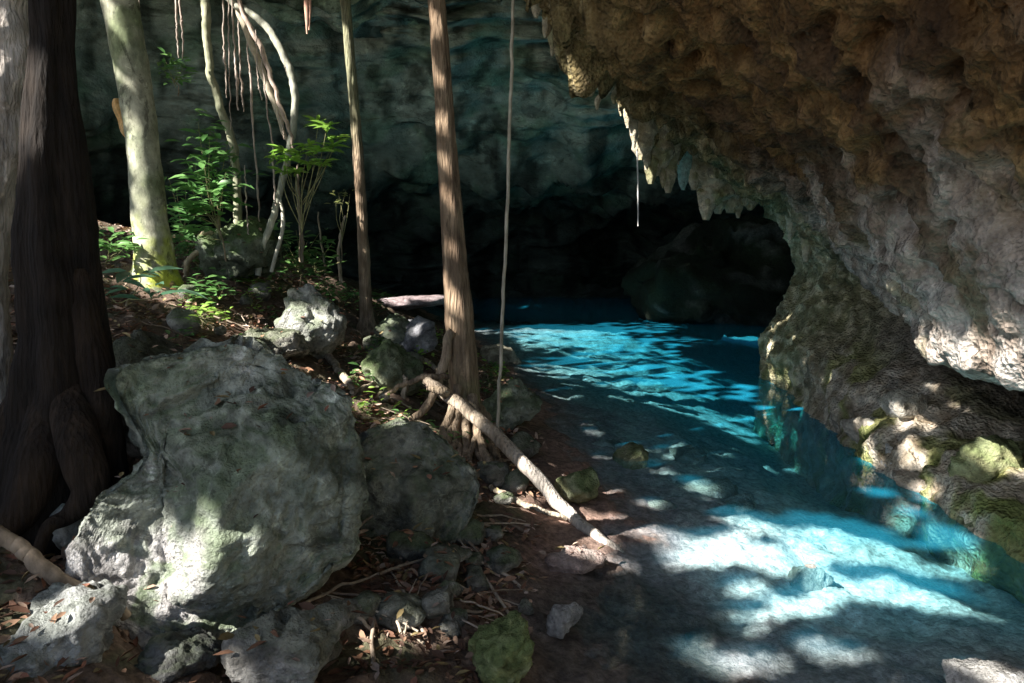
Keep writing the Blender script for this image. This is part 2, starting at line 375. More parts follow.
# the great boulder in the foreground
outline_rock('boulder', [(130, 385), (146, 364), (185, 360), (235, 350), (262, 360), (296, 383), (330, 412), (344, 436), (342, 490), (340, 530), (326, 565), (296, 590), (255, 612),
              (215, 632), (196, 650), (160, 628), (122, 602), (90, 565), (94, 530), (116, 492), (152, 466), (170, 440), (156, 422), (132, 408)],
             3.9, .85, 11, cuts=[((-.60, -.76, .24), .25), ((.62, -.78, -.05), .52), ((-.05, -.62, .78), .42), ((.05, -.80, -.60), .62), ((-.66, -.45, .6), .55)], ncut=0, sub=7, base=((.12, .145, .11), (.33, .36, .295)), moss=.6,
             label='largest boulder, grey green limestone with a sunlit white face low on its left side', rough=.9, sun_crust=True)
outline_rock('boulder', [(345, 470), (370, 440), (398, 424), (426, 428), (452, 456), (476, 490), (462, 524), (440, 552), (410, 574), (372, 562), (350, 530)],
             5.35, .6, 23, cuts=[((.15, -.55, .82), .26), ((-.4, -.88, -.22), .30), ((.66, -.72, -.1), .34)], ncut=0, sub=6, base=((.12, .13, .105), (.24, .25, .20)), moss=.55,
             label='second boulder, smooth grey green, between the largest boulder and the roots of the central tree')
outline_rock('boulder', [(108, 370), (150, 330), (205, 345), (225, 380), (215, 440), (175, 480), (130, 490), (98, 450)], 5.4, .6, 31, ncut=8, sub=5, moss=.3,
             base=((.05, .05, .045), (.11, .11, .095)), label='dark shaded boulder behind the largest boulder, right of the dark trunk')
rock_at('boulder', 292, 662, 140, 70, 37, 5, moss=.3, base=((.10, .095, .085), (.2, .19, .17)), label='low grey stone at the bottom edge under the largest boulder', cat='boulder')
rock_at('boulder', 50, 645, 150, 66, 41, 5, moss=.25, base=((.11, .115, .11), (.24, .25, .24)), label='flat pale grey stone in the bottom left corner below the thick brown root', cat='boulder', y=3.15)
rock_at('boulder', 158, 672, 90, 40, 43, 5, moss=.3, base=((.04, .04, .037), (.09, .09, .085)), label='dark stone at the bottom edge between the corner stone and the largest boulder', cat='boulder', y=3.3)
rock_at('rock', 70, 530, 46, 60, 47, 4, label='small grey green stone under the arched root of the dark trunk', y=4.0)
rock_at('rock', 503, 658, 66, 70, 53, 5, base=((.12, .14, .05), (.24, .27, .10)), moss=.7, label='yellow green mossy stone at the bottom edge beside the shallow water')
rock_at('rock', 240, 258, 80, 74, 59, 5, base=((.06, .075, .05), (.12, .14, .09)), moss=.9, label='round dark mossy rock behind the seedlings right of the mossy tree')
rock_at('rock', 305, 325, 62, 66, 61, 5, label='squarish grey rock beside the sunlit leaf litter, dark on its right side', moss=.6)
rock_at('rock', 262, 350, 110, 26, 67, 5, label='low ledge of rock below the sunlit leaf litter patch', moss=.5, base=((.09, .085, .07), (.18, .17, .14)))
rock_at('rock', 393, 368, 72, 56, 71, 5, base=((.09, .11, .06), (.19, .21, .12)), moss=.8, label='mossy green rock on the bank between the slim tree and the central tree')
rock_at('rock', 418, 338, 60, 46, 73, 4, base=((.15, .155, .18), (.28, .28, .31)), moss=.15, label='bluish grey rock at the water left of the central tree')
rock_at('rock', 392, 334, 42, 36, 75, 4, base=((.12, .14, .10), (.22, .24, .18)), moss=.6, label='low mossy rock at the foot of the slim tree')
rock_at('rock', 515, 408, 64, 50, 79, 5, base=((.12, .14, .10), (.25, .27, .2)), moss=.6, label='moss topped rock at the waterline just right of the central tree')
rock_at('rock', 500, 357, 58, 16, 83, 4, base=((.25, .23, .17), (.4, .36, .28)), moss=.2, label='flat tan rock shelf reaching into the water behind the central tree')
rock_at('rock', 636, 462, 40, 28, 89, 4, base=((.12, .13, .07), (.22, .22, .12)), moss=.7, label='small mossy rock standing alone out of the shallow water', y=8.4)
rock_at('rock', 576, 490, 48, 40, 97, 4, base=((.11, .12, .06), (.2, .21, .1)), moss=.7, label='mossy rock at the waterline right behind the fallen log')
rock_at('rock', 572, 562, 74, 18, 101, 4, base=((.30, .19, .16), (.46, .32, .28)), moss=.05, label='reddish flat rock at the water edge below the end of the log')
rock_at('rock', 562, 622, 40, 40, 103, 4, base=((.2, .2, .2), (.36, .36, .36)), moss=.15, label='pale grey rock at the edge of the dark shallows in the foreground')
rock_at('rock', 1000, 690, 80, 44, 107, 5, base=((.45, .42, .38), (.66, .63, .58)), moss=.05, label='pale rock breaking the water in the bottom right corner')
rock_at('rock', 990, 470, 74, 78, 109, 5, base=((.14, .15, .07), (.3, .30, .14)), moss=.6, label='mossy yellow green boulder on the ledge under the overhang', y=6.9, cat='boulder')
rock_at('rock', 1006, 530, 60, 70, 113, 5, base=((.1, .1, .06), (.2, .2, .12)), moss=.5, label='dark mossy boulder at the right edge between ledge and water', y=6.3, cat='boulder')
rock_at('rock', 935, 490, 60, 40, 117, 4, base=((.25, .18, .14), (.42, .34, .27)), moss=.2, label='reddish brown block on the ledge left of the mossy boulder', y=7.35)
rock_at('rock', 905, 405, 60, 34, 119, 4, base=((.3, .26, .2), (.5, .46, .38)), moss=.1, label='pale broken slab wedged below the bulging overhang', y=8.3)
rock_at('rock', 880, 432, 70, 26, 121, 4, base=((.3, .25, .19), (.48, .42, .33)), moss=.2, label='tan slab lying on the ledge above the blue water', y=8.6)
rock_at('rock', 900, 462, 56, 30, 122, 4, base=((.34, .28, .23), (.54, .48, .42)), moss=.2, label='broken pale stone at the lip of the ledge', y=7.9)
outline_rock('rock_ledge', [(352, 300), (400, 297), (452, 296), (458, 302), (425, 306), (390, 312), (360, 312)], 21.5, 1.6, 127, ncut=1, sub=5, base=((.16, .115, .12), (.26, .20, .205)), moss=.03,
             label='flat pinkish rock ledge at the far shore behind the slim tree', cat='rock ledge', rough=.3)
# sunken stones in the shallows
for k, (px, py, w, h) in enumerate([(715, 482, 70, 22), (742, 500, 40, 24), (812, 572, 44, 34), (690, 455, 44, 14), (595, 418, 40, 14), (655, 402, 38, 10), (610, 440, 44, 14),
                                    (660, 500, 50, 20), (850, 490, 26, 30)]):
    rock_at('sunken_stone', px, py, w, h, 200 + k, 4, base=((.22, .2, .18), (.42, .40, .36)) if k < 9 else ((.05, .045, .04), (.12, .105, .09)), moss=.25,
            label='rough stone lying under the clear shallow water', cat='stone', group='sunken stones in the shallows', top=-.02 if k not in (2, 8) else .02)
# small stones over the bank
for k in range(46):
    while True:
        px, py = rng.uniform(170, 540), rng.uniform(285, 670); g = ground_hit(px, py)
        if g[2] > .06 and g[1] < 15 and (px < 425 or py > 350) and not (100 < px < 345 and 350 < py < 640): break
    s = rng.uniform(.06, .17) * (1 + .04 * g[1]); wpx = s / depth(g) * FPX * 2
    rock_at('stone', px, py - wpx * .2, wpx, wpx * rng.uniform(.5, .8), 300 + k, 3, moss=rng.uniform(.1, .8), base=((.09, .09, .075), (.2, .19, .16)),
            label='small rough stone lying in the leaf litter of the bank', cat='stone', group='small stones scattered over the bank', y=g[1])

# ------------------------------------------------------------------ the overhang on the right
# stations: y, profile from foot (under water) up the wall, along the roof to the lip, over the top
ST = [
 (-5.0, [(4.6,-1.8),(4.7,0),(5.0,.5),(5.6,.9),(6.3,1.2),(5.8,1.6),(5.0,1.9),(4.6,2.6),(4.2,3.4),(3.4,4.4),(2.6,5.4),(1.6,6.6),(1.4,7.6),(2.2,9),(4,11.5)]),
 (0.0,  [(4.4,-1.8),(4.5,0),(4.8,.4),(5.5,.8),(6.2,1.1),(5.4,1.4),(4.4,1.6),(4.0,2.4),(3.6,3.2),(2.9,4.1),(2.1,5.0),(.9,6.2),(.8,7.2),(1.6,9),(4,11.5)]),
 (4.0,  [(4.1,-1.8),(4.2,0),(4.5,.25),(5.3,.38),(7.3,.5),(6.0,1.36),(3.85,1.50),(3.45,2.0),(3.05,2.8),(2.4,3.8),(1.6,4.7),(.35,5.9),(.3,6.9),(1.2,9),(4,11.5)]),
 (6.0,  [(4.05,-1.8),(4.12,0),(4.45,.28),(5.3,.42),(7.3,.55),(6.0,1.36),(3.85,1.48),(3.55,1.95),(3.15,2.7),(2.4,3.6),(1.5,4.5),(.15,5.5),(.2,6.5),(1.2,9),(4,11.5)]),
 (7.5,  [(4.05,-1.8),(4.15,0),(4.4,.33),(5.1,.5),(6.8,.75),(5.8,1.5),(4.2,1.60),(3.85,2.1),(3.4,2.8),(2.65,3.55),(1.75,4.25),(.2,5.2),(.3,6.2),(1.3,8.6),(4,11)]),
 (9.0,  [(4.1,-1.9),(4.2,0),(4.4,.5),(4.9,.9),(5.4,1.35),(5.0,1.7),(4.4,1.9),(4.1,2.4),(3.7,2.95),(3.0,3.55),(2.1,4.1),(.62,4.8),(.7,5.8),(1.6,8),(4.4,10.5)]),
 (11.0, [(4.3,-2),(4.42,0),(4.6,.6),(5.0,1.0),(5.6,1.6),(5.4,2.0),(5.0,2.3),(4.5,2.7),(4.1,3.1),(3.4,3.5),(2.6,3.85),(1.65,4.25),(1.8,5.2),(2.6,7.2),(5,9.8)]),
 (12.6, [(4.55,-2),(4.6,0),(4.6,.5),(4.75,1.0),(5.0,1.5),(5.15,2.0),(5.1,2.4),(4.9,2.75),(4.6,3.0),(4.1,3.3),(3.5,3.5),(2.75,3.75),(2.9,4.7),(3.6,6.6),(5.8,9)]),
 (13.6, [(4.65,-2),(4.68,0),(4.62,.5),(4.8,1.0),(5.0,1.5),(5.2,2.0),(5.2,2.4),(5.1,2.75),(4.9,3.0),(4.6,3.25),(4.2,3.45),(3.7,3.7),(3.8,4.6),(4.4,6.4),(6.4,8.6)]),
 (14.6, [(5.6,-2),(5.6,0),(5.6,.5),(5.8,1.0),(6.0,1.6),(6.1,2.1),(6.1,2.5),(6.0,2.85),(5.9,3.1),(5.7,3.4),(5.4,3.6),(5.0,3.9),(5.0,4.8),(5.6,6.4),(7,8.4)]),
 (16.0, [(8.2,-2),(8.2,0),(8.2,.5),(8.3,1.0),(8.4,1.6),(8.4,2.1),(8.4,2.5),(8.3,2.9),(8.2,3.2),(8,3.6),(7.8,4.0),(7.4,4.4),(7.4,5.2),(7.6,6.6),(8.6,8.2)]),
]
sy = np.array([s[0] for s in ST]); prof = np.array([catmull(s[1], 420) for s in ST])   # (st,420,2)
ys = np.concatenate([np.linspace(-5, 2.6, 40, endpoint=False), np.linspace(2.6, 16, 470)])
def pchip1(x, Y, xi):
    # monotone-ish cubic along stations, vectorised over trailing dims
    h = np.diff(x); d = np.diff(Y, axis=0) / h.reshape(-1, *([1] * (Y.ndim - 1)))
    m = np.zeros_like(Y); m[1:-1] = np.where(d[:-1] * d[1:] > 0, 2 * d[:-1] * d[1:] / (d[:-1] + d[1:] + 1e-12), 0); m[0] = d[0]; m[-1] = d[-1]
    i = np.clip(np.searchsorted(x, xi) - 1, 0, len(x) - 2); hh = h[i].reshape(-1, *([1] * (Y.ndim - 1))); t = ((xi - x[i]) / h[i]).reshape(-1, *([1] * (Y.ndim - 1)))
    return (2*t**3-3*t**2+1)*Y[i] + (t**3-2*t**2+t)*hh*m[i] + (-2*t**3+3*t**2)*Y[i+1] + (t**3-t**2)*hh*m[i+1]
OP = pchip1(sy, prof, ys)
OG = np.stack([OP[..., 0], np.broadcast_to(ys[:, None], OP.shape[:2]), OP[..., 1]], -1)
ON = gnorm(OG)
if ON[250, 200, 0] > 0 or ON[250, 200, 2] > 0: ON = -ON     # outward = towards the pool
vv = np.broadcast_to(np.linspace(0, 14, 420)[None], OG.shape[:2])
roofw = sstep(6, 8.5, vv); lipw = sstep(10, 11, vv) * sstep(13, 11.6, vv)
def over_disp(P):
    q = P * np.array([1, 1, 1.25])
    d = .32 * fbm(q * .55, 4, 501) + .13 * ridged(q * 1.1 + .4 * fbm(q * 1.7, 2, 77)[..., None], 4, 502) + .10 * ridged(q * 2.3, 4, 503) - .30 * np.maximum(0, perlin(q * 2.9, 506) - .18) - .13 * np.maximum(0, perlin(q * 5.5, 509) - .2) + .03 * ridged(q * 5, 2, 504)
    fw = sstep(9.5, 11.5, P[..., 1]); d = d + fw * .10 * ridged(P * np.array([2.4, 2.4, .45]), 3, 507)
    return d
dsp = over_disp(OG); dsp -= dsp[:, 20:330].mean() + .02
OG2 = OG + ON * (dsp * (.55 + .45 * roofw))[..., None]
# drips: lip area sags in teeth
teeth = (.35 + 1.3 * vnoise_c(OG * .9, 2, 508)) * np.maximum(0, fbm(np.stack([OG[..., 0] * 1.2, OG[..., 1] * 3.2, OG[..., 2] * 0 + 4], -1), 3, 505)) * lipw * 1.0
OG2[..., 2] -= teeth; OG2[..., 2] += .34 * sstep(8.6, 10.4, vv) * sstep(8.3, 9.6, OG[..., 1]) * sstep(15, 13.8, OG[..., 1])
ON2 = gnorm(OG2); ON2 = ON2 * np.sign((ON2 * ON).sum(-1, keepdims=True))
P3 = OG2
a = vnoise_c(P3 * 1.1, 5, 510); b = vnoise_c(P3 * 4.5, 4, 511); s3 = vnoise_c(P3 * np.array([1.5, 1.5, .5]), 4, 512)
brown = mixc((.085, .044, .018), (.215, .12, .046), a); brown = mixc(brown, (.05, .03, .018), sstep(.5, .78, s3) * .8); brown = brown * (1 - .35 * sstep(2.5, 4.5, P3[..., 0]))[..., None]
pale = mixc((.40, .31, .25), (.66, .55, .46), b); pale = mixc(pale, (.26, .22, .12), sstep(.45, .75, a) * .8); pale = mixc(pale, (.18, .12, .08), sstep(.55, .8, s3) * .7)
mossy = mixc((.10, .11, .045), (.30, .26, .13), a); mossy = mixc(mossy, (.55, .47, .26), sstep(.45, .85, -ON2[..., 0]) * sstep(.45, .65, b) * .8)  # mossy tone; left-facing edges painted pale yellow as if sunlit
ledge = mixc((.30, .22, .14), (.60, .50, .38), b); ledge = mixc(ledge, (.17, .18, .04), sstep(.40, .62, s3) * .85)
c = mixc(ledge, mixc((.12, .10, .08), (.22, .19, .15), a), sstep(2.5, 3.6, vv + .5 * (a - .5)) * 1.0)
c = c * (1 - .72 * sstep(2.9, 3.6, vv) * sstep(5.6, 5.0, vv) * sstep(9.5, 8, OG[..., 1]))[..., None]; c = mixc(c, pale, sstep(5.0, 5.7, vv)); c = mixc(c, brown, sstep(7.3, 8.8, vv + 1.2 * (a - .5)))  # notch under the bulge painted darker to deepen its shade
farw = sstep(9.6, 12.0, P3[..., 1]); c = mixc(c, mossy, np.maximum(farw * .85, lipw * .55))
c = mixc(c, (.10, .15, .035), sstep(.28, .02, np.abs(P3[..., 2] - .22)) * sstep(.4, .6, s3) * .6)
c = c * (.6 + .8 * b)[..., None]
over_root = empty('rock_overhang', (4.3, 9, -1.8), 'massive brown limestone overhang with stalactites arching over the right side of the pool', 'overhang')
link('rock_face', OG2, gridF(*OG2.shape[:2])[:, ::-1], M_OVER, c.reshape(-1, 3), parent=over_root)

# stalactites along the lip: tip px, tip py, base width px, length px, y
lipy = lambda px: float(np.interp(px, [530, 560, 620, 700, 780, 830], [8, 9, 11, 12.7, 13.3, 12.8]))
STAL = [(536, 18, 12, 34), (545, 38, 10, 30), (552, 56, 14, 40), (562, 62, 9, 30), (574, 82, 16, 40), (590, 96, 20, 34), (603, 98, 15, 26), (614, 104, 12, 22), (628, 128, 18, 44), (641, 160, 24, 46),
        (652, 150, 16, 40), (651, 184, 22, 46), (668, 193, 20, 52), (678, 170, 16, 34), (694, 190, 22, 50), (706, 220, 26, 58), (718, 214, 22, 50), (731, 213, 22, 46), (744, 206, 20, 44), (757, 196, 22, 38),
        (768, 194, 18, 34), (779, 206, 16, 34), (790, 240, 18, 60), (806, 262, 18, 70), (822, 232, 22, 44), (838, 220, 20, 36), (856, 224, 22, 36), (874, 226, 22, 34), (640, 118, 12, 30), (722, 186, 30, 40), (660, 168, 30, 40), (584, 74, 22, 30), (612, 92, 24, 30)]
STAL += [(577, 90, 7, 24), (583, 84, 9, 20), (597, 110, 8, 30), (621, 116, 8, 26), (634, 148, 10, 34), (646, 170, 9, 34), (657, 176, 12, 30), (663, 188, 9, 26), (683, 190, 13, 34), (700, 206, 12, 34), (712, 205, 30, 26), (738, 218, 10, 34), (750, 210, 26, 24), (785, 222, 26, 30)]
for k, (px, py, w, ln) in enumerate(STAL):
    y = lipy(px) + rng.uniform(-.12, .12)
    if px > 800: y = {806: 12.6, 822: 11.2, 838: 10.4, 856: 9.6, 874: 9.2}[px]
    tip = PY(px, py, y); m = depth(tip) / FPX; w *= m * rng.uniform(.85, 1.5); ln *= m * 1.2
    top = tip + np.array([rng.uniform(-.02, .10), rng.uniform(-.05, .15), ln * 1.25])
    mid = tip * .55 + top * .45 + np.array([rng.normal() * .03, rng.normal() * .03, 0])
    V, F = tubeG([tip, tip * .8 + top * .2, mid, top], [w * .10, w * .30, w * .42, w * .75], 46, 22, 600 + k, lump=.38, lscale=5.0, flute=.10, nf=4)
    cc = mixc((.34, .27, .15), (.60, .52, .36), vnoise_c(V * 5, 3, 620 + k)); cc = mixc(cc, (.14, .15, .05), sstep(.5, .8, vnoise_c(V * 2.5, 3, 650 + k)) * .7)
    if px == 683: cc = mixc((.20, .52, .50), (.35, .62, .58), vnoise_c(V * 5, 3, 3))  # added stalactite, coloured teal to imitate a bright glint at the lip
    link('stalactite', V, F, M_ROCK, cc, parent=over_root, origin=tip)

# ------------------------------------------------------------------ far cave wall
plan = catmull([(-17, -6), (-16.5, 4), (-15.5, 14), (-12.5, 20.5), (-5.5, 25), (3, 26.5), (10, 26.5), (14.5, 22), (15, 14), (12, 9), (9, 3), (8, -6)], 620)
t = np.gradient(plan, axis=0); t /= np.linalg.norm(t, axis=1, keepdims=True); inn = np.stack([t[:, 1], -t[:, 0]], 1)   # inward normal
zz = np.concatenate([np.linspace(-2.5, 10, 340), np.linspace(10, 16, 60)[1:]])
kz = [-2.5, 0, 1.0, 2.0, 3.0, 4.0, 5.0, 6.0, 7.0, 8.0, 9.0, 10, 12, 14, 16]; ko = [-6, -8.5, -9, -8.8, -7.8, -5.5, -2.2, .4, 1.5, 2.3, 3.0, 3.7, 5.4, 7.2, 8.6]
off = np.interp(zz, kz, ko)
lw = sstep(150, 330, np.arange(620))     # left part less undercut
WG = np.empty((620, len(zz), 3))
leftz = np.interp(zz, kz, [-1.5, -1.6, -1.6, -1.4, -1.1, -.8, -.4, 0, 0, 0, 0, 0, 0, 0, 0])
oo = leftz[None] * (1 - lw[:, None]) + off[None] * lw[:, None]
ztop = 10.2 + 5.8 * sstep(300, 400, np.arange(620)); ztop = np.where(plan[:, 0] < 0, 4.5 + (ztop - 4.5) * sstep(16.5, 20.5, plan[:, 1]), ztop)
WG[..., :2] = plan[:, None, :] + inn[:, None, :] * oo[..., None]; WG[..., 2] = np.minimum(zz[None], ztop[:, None] + .05 * (zz[None] - 10))
WN = gnorm(WG); WN *= np.sign((WN[..., :2] * inn[:, None, :]).sum(-1, keepdims=True))
q = WG * np.array([.55, .55, 2.0])
strata = ridged(np.stack([WG[..., 0] * .12, WG[..., 1] * .12, WG[..., 2] * 1.25 + .6 * fbm(WG * .3, 2, 71)], -1), 4, 703)
WG = WG + WN * (1.3 * fbm(WG * .22, 4, 701) + .95 * strata * sstep(-.3, .5, fbm(WG * .25, 2, 717)) + .10 * ridged(q * .9, 4, 702) - .5 * np.maximum(0, perlin(WG * np.array([.5, .5, 1.1]), 719) - .2))[..., None]
a = vnoise_c(WG * .7, 5, 711); b = vnoise_c(WG * np.array([.6, .6, 2.2]), 5, 712); s3 = vnoise_c(WG * np.array([1.4, 1.4, .25]), 4, 713)
c = mixc((.20, .235, .235), (.46, .50, .48), b); c = mixc(c, (.16, .25, .18), sstep(.45, .75, a) * .7); c = mixc(c, (.035, .037, .036), sstep(.5, .75, s3) * .8)
c = c * np.array([.70, .86, .76]) * (.12 + .88 * sstep(3.0, 7.5, WG[..., 2] + 1.5 * (a - .5)))[..., None]  # lower wall darkened in the colour to imitate the unlit recess
c = c * (.45 + .55 * sstep(-.4, .7, strata))[..., None]
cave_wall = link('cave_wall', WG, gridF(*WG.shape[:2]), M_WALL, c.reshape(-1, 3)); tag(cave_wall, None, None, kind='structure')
# hanging fringe of stone on the far wall and the low rock mass behind the column
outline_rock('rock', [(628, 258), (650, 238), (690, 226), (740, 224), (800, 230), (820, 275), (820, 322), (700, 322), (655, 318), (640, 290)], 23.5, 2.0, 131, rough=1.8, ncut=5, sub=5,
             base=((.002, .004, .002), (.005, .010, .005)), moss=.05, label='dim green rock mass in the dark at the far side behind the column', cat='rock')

# ------------------------------------------------------------------ trees
def path_px(pts, y):
    return np.array([PY(p[0], p[1], y if len(p) < 3 else p[2]) for p in pts])
def tube_px(pts, y, wid, **k):
    P = path_px(pts, y); r = [px2m(p, w) / 2 for p, w in zip(P, wid)]
    return tubeG(P, r, **k)
CROWN = []      # (root, centre, radius) crowns high above, filled in after the sun gaps are known

# 1 dark near trunk at the left
root = empty('tree', PY(50, 520, 4.3), 'broad dark shaded trunk with spreading buttress roots at the left edge', 'tree')
V, F = tube_px([(26, -420), (40, -150), (52, -10), (53, 60), (55, 150), (60, 230), (66, 320), (66, 400), (62, 470), (60, 540)], 4.3, [48, 46, 40, 36, 58, 70, 78, 92, 120, 140], n=170, seg=44, seed=801, lump=.14, lscale=2.4, flute=.10, nf=5)
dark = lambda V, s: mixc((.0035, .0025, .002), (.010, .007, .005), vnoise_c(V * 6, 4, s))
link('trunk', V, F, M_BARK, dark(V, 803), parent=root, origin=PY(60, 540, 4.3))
for k, (pts, wd) in enumerate([([(78, 270, 4.25), (96, 380, 4.2), (108, 440, 4.25), (116, 490, 4.25), (118, 530, 4.25)], [26, 34, 30, 24, 18]),
                ([(66, 380, 4.2), (80, 450, 4.0), (90, 490, 3.95), (70, 515, 3.9), (48, 528, 3.8), (36, 560, 3.75)], [40, 40, 34, 20, 14, 10]),
                ([(56, 400, 4.2), (40, 460, 4.0), (22, 510, 3.9), (-10, 535, 3.8)], [44, 44, 36, 26]),
                ([(78, 480, 4.1), (88, 510, 4.1), (86, 545, 4.05)], [26, 20, 12]),
                ([(40, 380, 4.3), (14, 440, 4.2), (-20, 490, 4.1)], [40, 44, 40])]):
    P = path_px(pts, 4); V, F = tubeG(P, [px2m(p, w) / 2 for p, w in zip(P, wd)], n=60, seg=20, seed=810 + k, lump=.16, lscale=4)
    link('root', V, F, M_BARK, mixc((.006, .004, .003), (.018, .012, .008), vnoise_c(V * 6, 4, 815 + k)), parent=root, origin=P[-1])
CROWN.append((root, PY(20, -420, 4.3) + np.array([0, 0, 2.0]), 2.6))
# 2 pale lichen trunk behind it
root = empty('tree', PY(0, 440, 5.0), 'pale lichen covered knobbly trunk cut by the left edge of the photo', 'tree')
V, F = tube_px([(-42, -420), (-14, -120), (0, 0), (4, 60), (1, 120), (-12, 200), (-16, 300), (-14, 400), (-12, 450)], 5.0, [56, 56, 50, 62, 58, 46, 46, 54, 70], n=180, seg=44, seed=821, lump=.30, lscale=4.0)
link('trunk', V, F, M_BARK, mixc((.20, .17, .14), (.44, .38, .33), vnoise_c(V * 5, 4, 823)), parent=root, origin=PY(-16, 450, 5.0))
CROWN.append((root, PY(-60, -420, 5.0) + np.array([0, 0, 2.0]), 2.6))
# 3 mossy tree
yb = ground_hit(158, 280)[1] + .1; pb = PY(158, 284, yb)
root = empty('tree', pb, 'green grey trunk with bright yellow moss at its foot, leaning left behind the dark trunk', 'tree')
V, F = tube_px([(40, -420), (88, -150), (108, -40), (119, 0), (130, 60), (141, 130), (148, 200), (153, 245), (155, 268), (156, 290)], yb, [36, 36, 36, 35, 33, 31, 33, 36, 42, 56], n=160, seg=36, seed=831, lump=.07, lscale=3)
g = vnoise_c(V * 3, 4, 833); cc = mixc((.17, .19, .12), (.34, .33, .23), g); cc = mixc(cc, (.10, .13, .06), sstep(.5, .75, vnoise_c(V * 1.7, 4, 834)) * .8)
hz = V[:, 2] - pb[2]; cc = mixc(cc, (.27, .33, .03), sstep(1.0, .2, hz + .9 * (g - .5)) * sstep(.3, .55, vnoise_c(V * 7, 3, 837)) * .9)
link('trunk', V, F, M_SMTH, cc, parent=root, origin=pb)
for k, (dx, dy) in enumerate([(.26, -.15), (-.28, -.12), (.18, .3), (-.05, -.26)]):
    a0 = pb + np.array([dx * .25, dy * .25, .32]); e = pb + np.array([dx * 1.3, dy * 1.3, 0]); e[2] = hgt(np.array([e[0]]), np.array([e[1]]))[0] - .05
    V, F = tubeG([a0, a0 * .5 + e * .5 + np.array([0, 0, -.06]), e], [.10, .06, .03], 30, 14, 835 + k, lump=.12)
    link('root', V, F, M_SMTH, mixc((.12, .11, .05), (.25, .24, .09), vnoise_c(V * 4, 3, 839 + k)), parent=root, origin=e)
CROWN.append((root, PY(40, -420, yb) + np.array([0, 0, 1.0]), 3.0))
# 4 slim tree by the far shore
yb = ground_hit(367, 330)[1]; pb = PY(367, 332, yb)
root = empty('tree', pb, 'slim straight tree trunk standing on the bank left of the tall central tree', 'tree')
V, F = tube_px([(328, -320), (340, -60), (346, 10), (352, 80), (357, 140), (361, 200), (364, 260), (366, 305), (367, 322), (367, 336)], yb, [10, 11, 10.5, 10, 10.5, 11, 11.5, 13, 17, 30], n=160, seg=24, seed=841, lump=.12, lscale=3.5)
cc = mixc((.12, .08, .05), (.23, .16, .105), vnoise_c(V * 4, 4, 843)); cc = mixc(cc, (.16, .18, .10), sstep(3.6, 5, V[:, 2]) * .7)
link('trunk', V, F, M_BARK, cc, parent=root, origin=pb)
CROWN.append((root, PY(328, -320, yb) + np.array([0, 0, 1.0]), 3.0))
# 5 tall central tree with stilt roots
YC = ground_hit(466, 436)[1]; pb = PY(466, 440, YC)
root = empty('tree', pb, 'tall central tree with a straight brown trunk and exposed stilt roots at the water edge', 'tree')
V, F = tube_px([(410, -520), (426, -160), (434, -30), (438, 20), (443, 90), (447, 150), (452, 220), (457, 290), (461, 340), (464, 380), (466, 420), (467, 450)], YC, [15, 16, 16, 17, 18, 19.5, 22, 26, 29, 30, 30, 27], n=190, seg=36, seed=851, lump=.09, lscale=4, flute=.04, nf=6)
bk = lambda V, s: mixc(mixc((.12, .078, .048), (.22, .15, .095), vnoise_c(V * 4, 4, s)), (.09, .06, .04), sstep(.5, .8, vnoise_c(V * np.array([6, 6, 1.2]), 3, s + 1)) * .7)
cc = bk(V, 853); cc = mixc(cc, (.15, .16, .06), sstep(1.0, .2, V[:, 2] - pb[2]) * sstep(.4, .7, vnoise_c(V * 3, 3, 858)) * .7)
link('trunk', V, F, M_BARK, cc, parent=root, origin=pb)
R5 = [([(452, 330, YC - .15), (442, 370, YC - .25), (430, 400, YC - .35), (408, 425, YC - .5), (395, 440, YC - .6)], [12, 14, 12, 9, 6]),
      ([(458, 385, YC - .2), (446, 430, YC - .45), (436, 452, YC - .6), (412, 470, YC - .75), (400, 478, YC - .8)], [13, 13, 11, 9, 6]),
      ([(460, 400, YC - .25), (455, 435, YC - .5), (452, 462, YC - .7), (458, 486, YC - .9)], [12, 10, 9, 7]),
      ([(466, 400, YC - .25), (466, 440, YC - .55), (470, 470, YC - .8), (480, 498, YC - 1.1), (486, 515, YC - 1.2)], [13, 11, 10, 8, 6]),
      ([(472, 395, YC - .2), (480, 435, YC - .5), (490, 470, YC - .8), (506, 495, YC - 1.0), (520, 512, YC - 1.2)], [14, 13, 11, 9, 6]),
      ([(474, 410, YC - .1), (488, 440, YC - .3), (505, 466, YC - .5), (530, 485, YC - .7)], [14, 13, 11, 7]),
      ([(470, 400, YC + .1), (486, 418, YC + .2), (500, 436, YC + .3)], [14, 12, 8]),
      ([(462, 405, YC - .2), (460, 440, YC - .5), (463, 470, YC - .8), (470, 492, YC - 1.0)], [9, 8, 7, 5]),
      ([(470, 410, YC - .2), (476, 450, YC - .6), (496, 480, YC - .9), (515, 488, YC - 1.0), (545, 505, YC - 1.2)], [9, 8, 7, 6, 4]),
      ([(456, 400, YC - .2), (448, 445, YC - .6), (440, 470, YC - .8), (425, 482, YC - .9)], [9, 8, 7, 4]),
      ([(478, 430, YC - .4), (470, 462, YC - .8), (490, 500, YC - 1.2), (530, 516, YC - 1.4)], [7, 7, 6, 4]),
      ([(448, 375, YC - .3), (425, 378, YC - .4), (404, 384, YC - .3), (385, 395, YC - .3)], [8, 8, 7, 5])]
for k, (pts, wd) in enumerate(R5):
    P = path_px(pts, 8); V, F = tubeG(P, [px2m(p, w) * .36 for p, w in zip(P, wd)], n=56, seg=16, seed=860 + k, lump=.25, lscale=9, wob=.035)
    link('root', V, F, M_BARK, mixc((.13, .09, .06), (.26, .19, .125), vnoise_c(V * 6, 4, 870 + k)), parent=root, origin=P[-1])
CROWN.append((root, PY(410, -520, YC) + np.array([0, 0, .5]), 3.0))

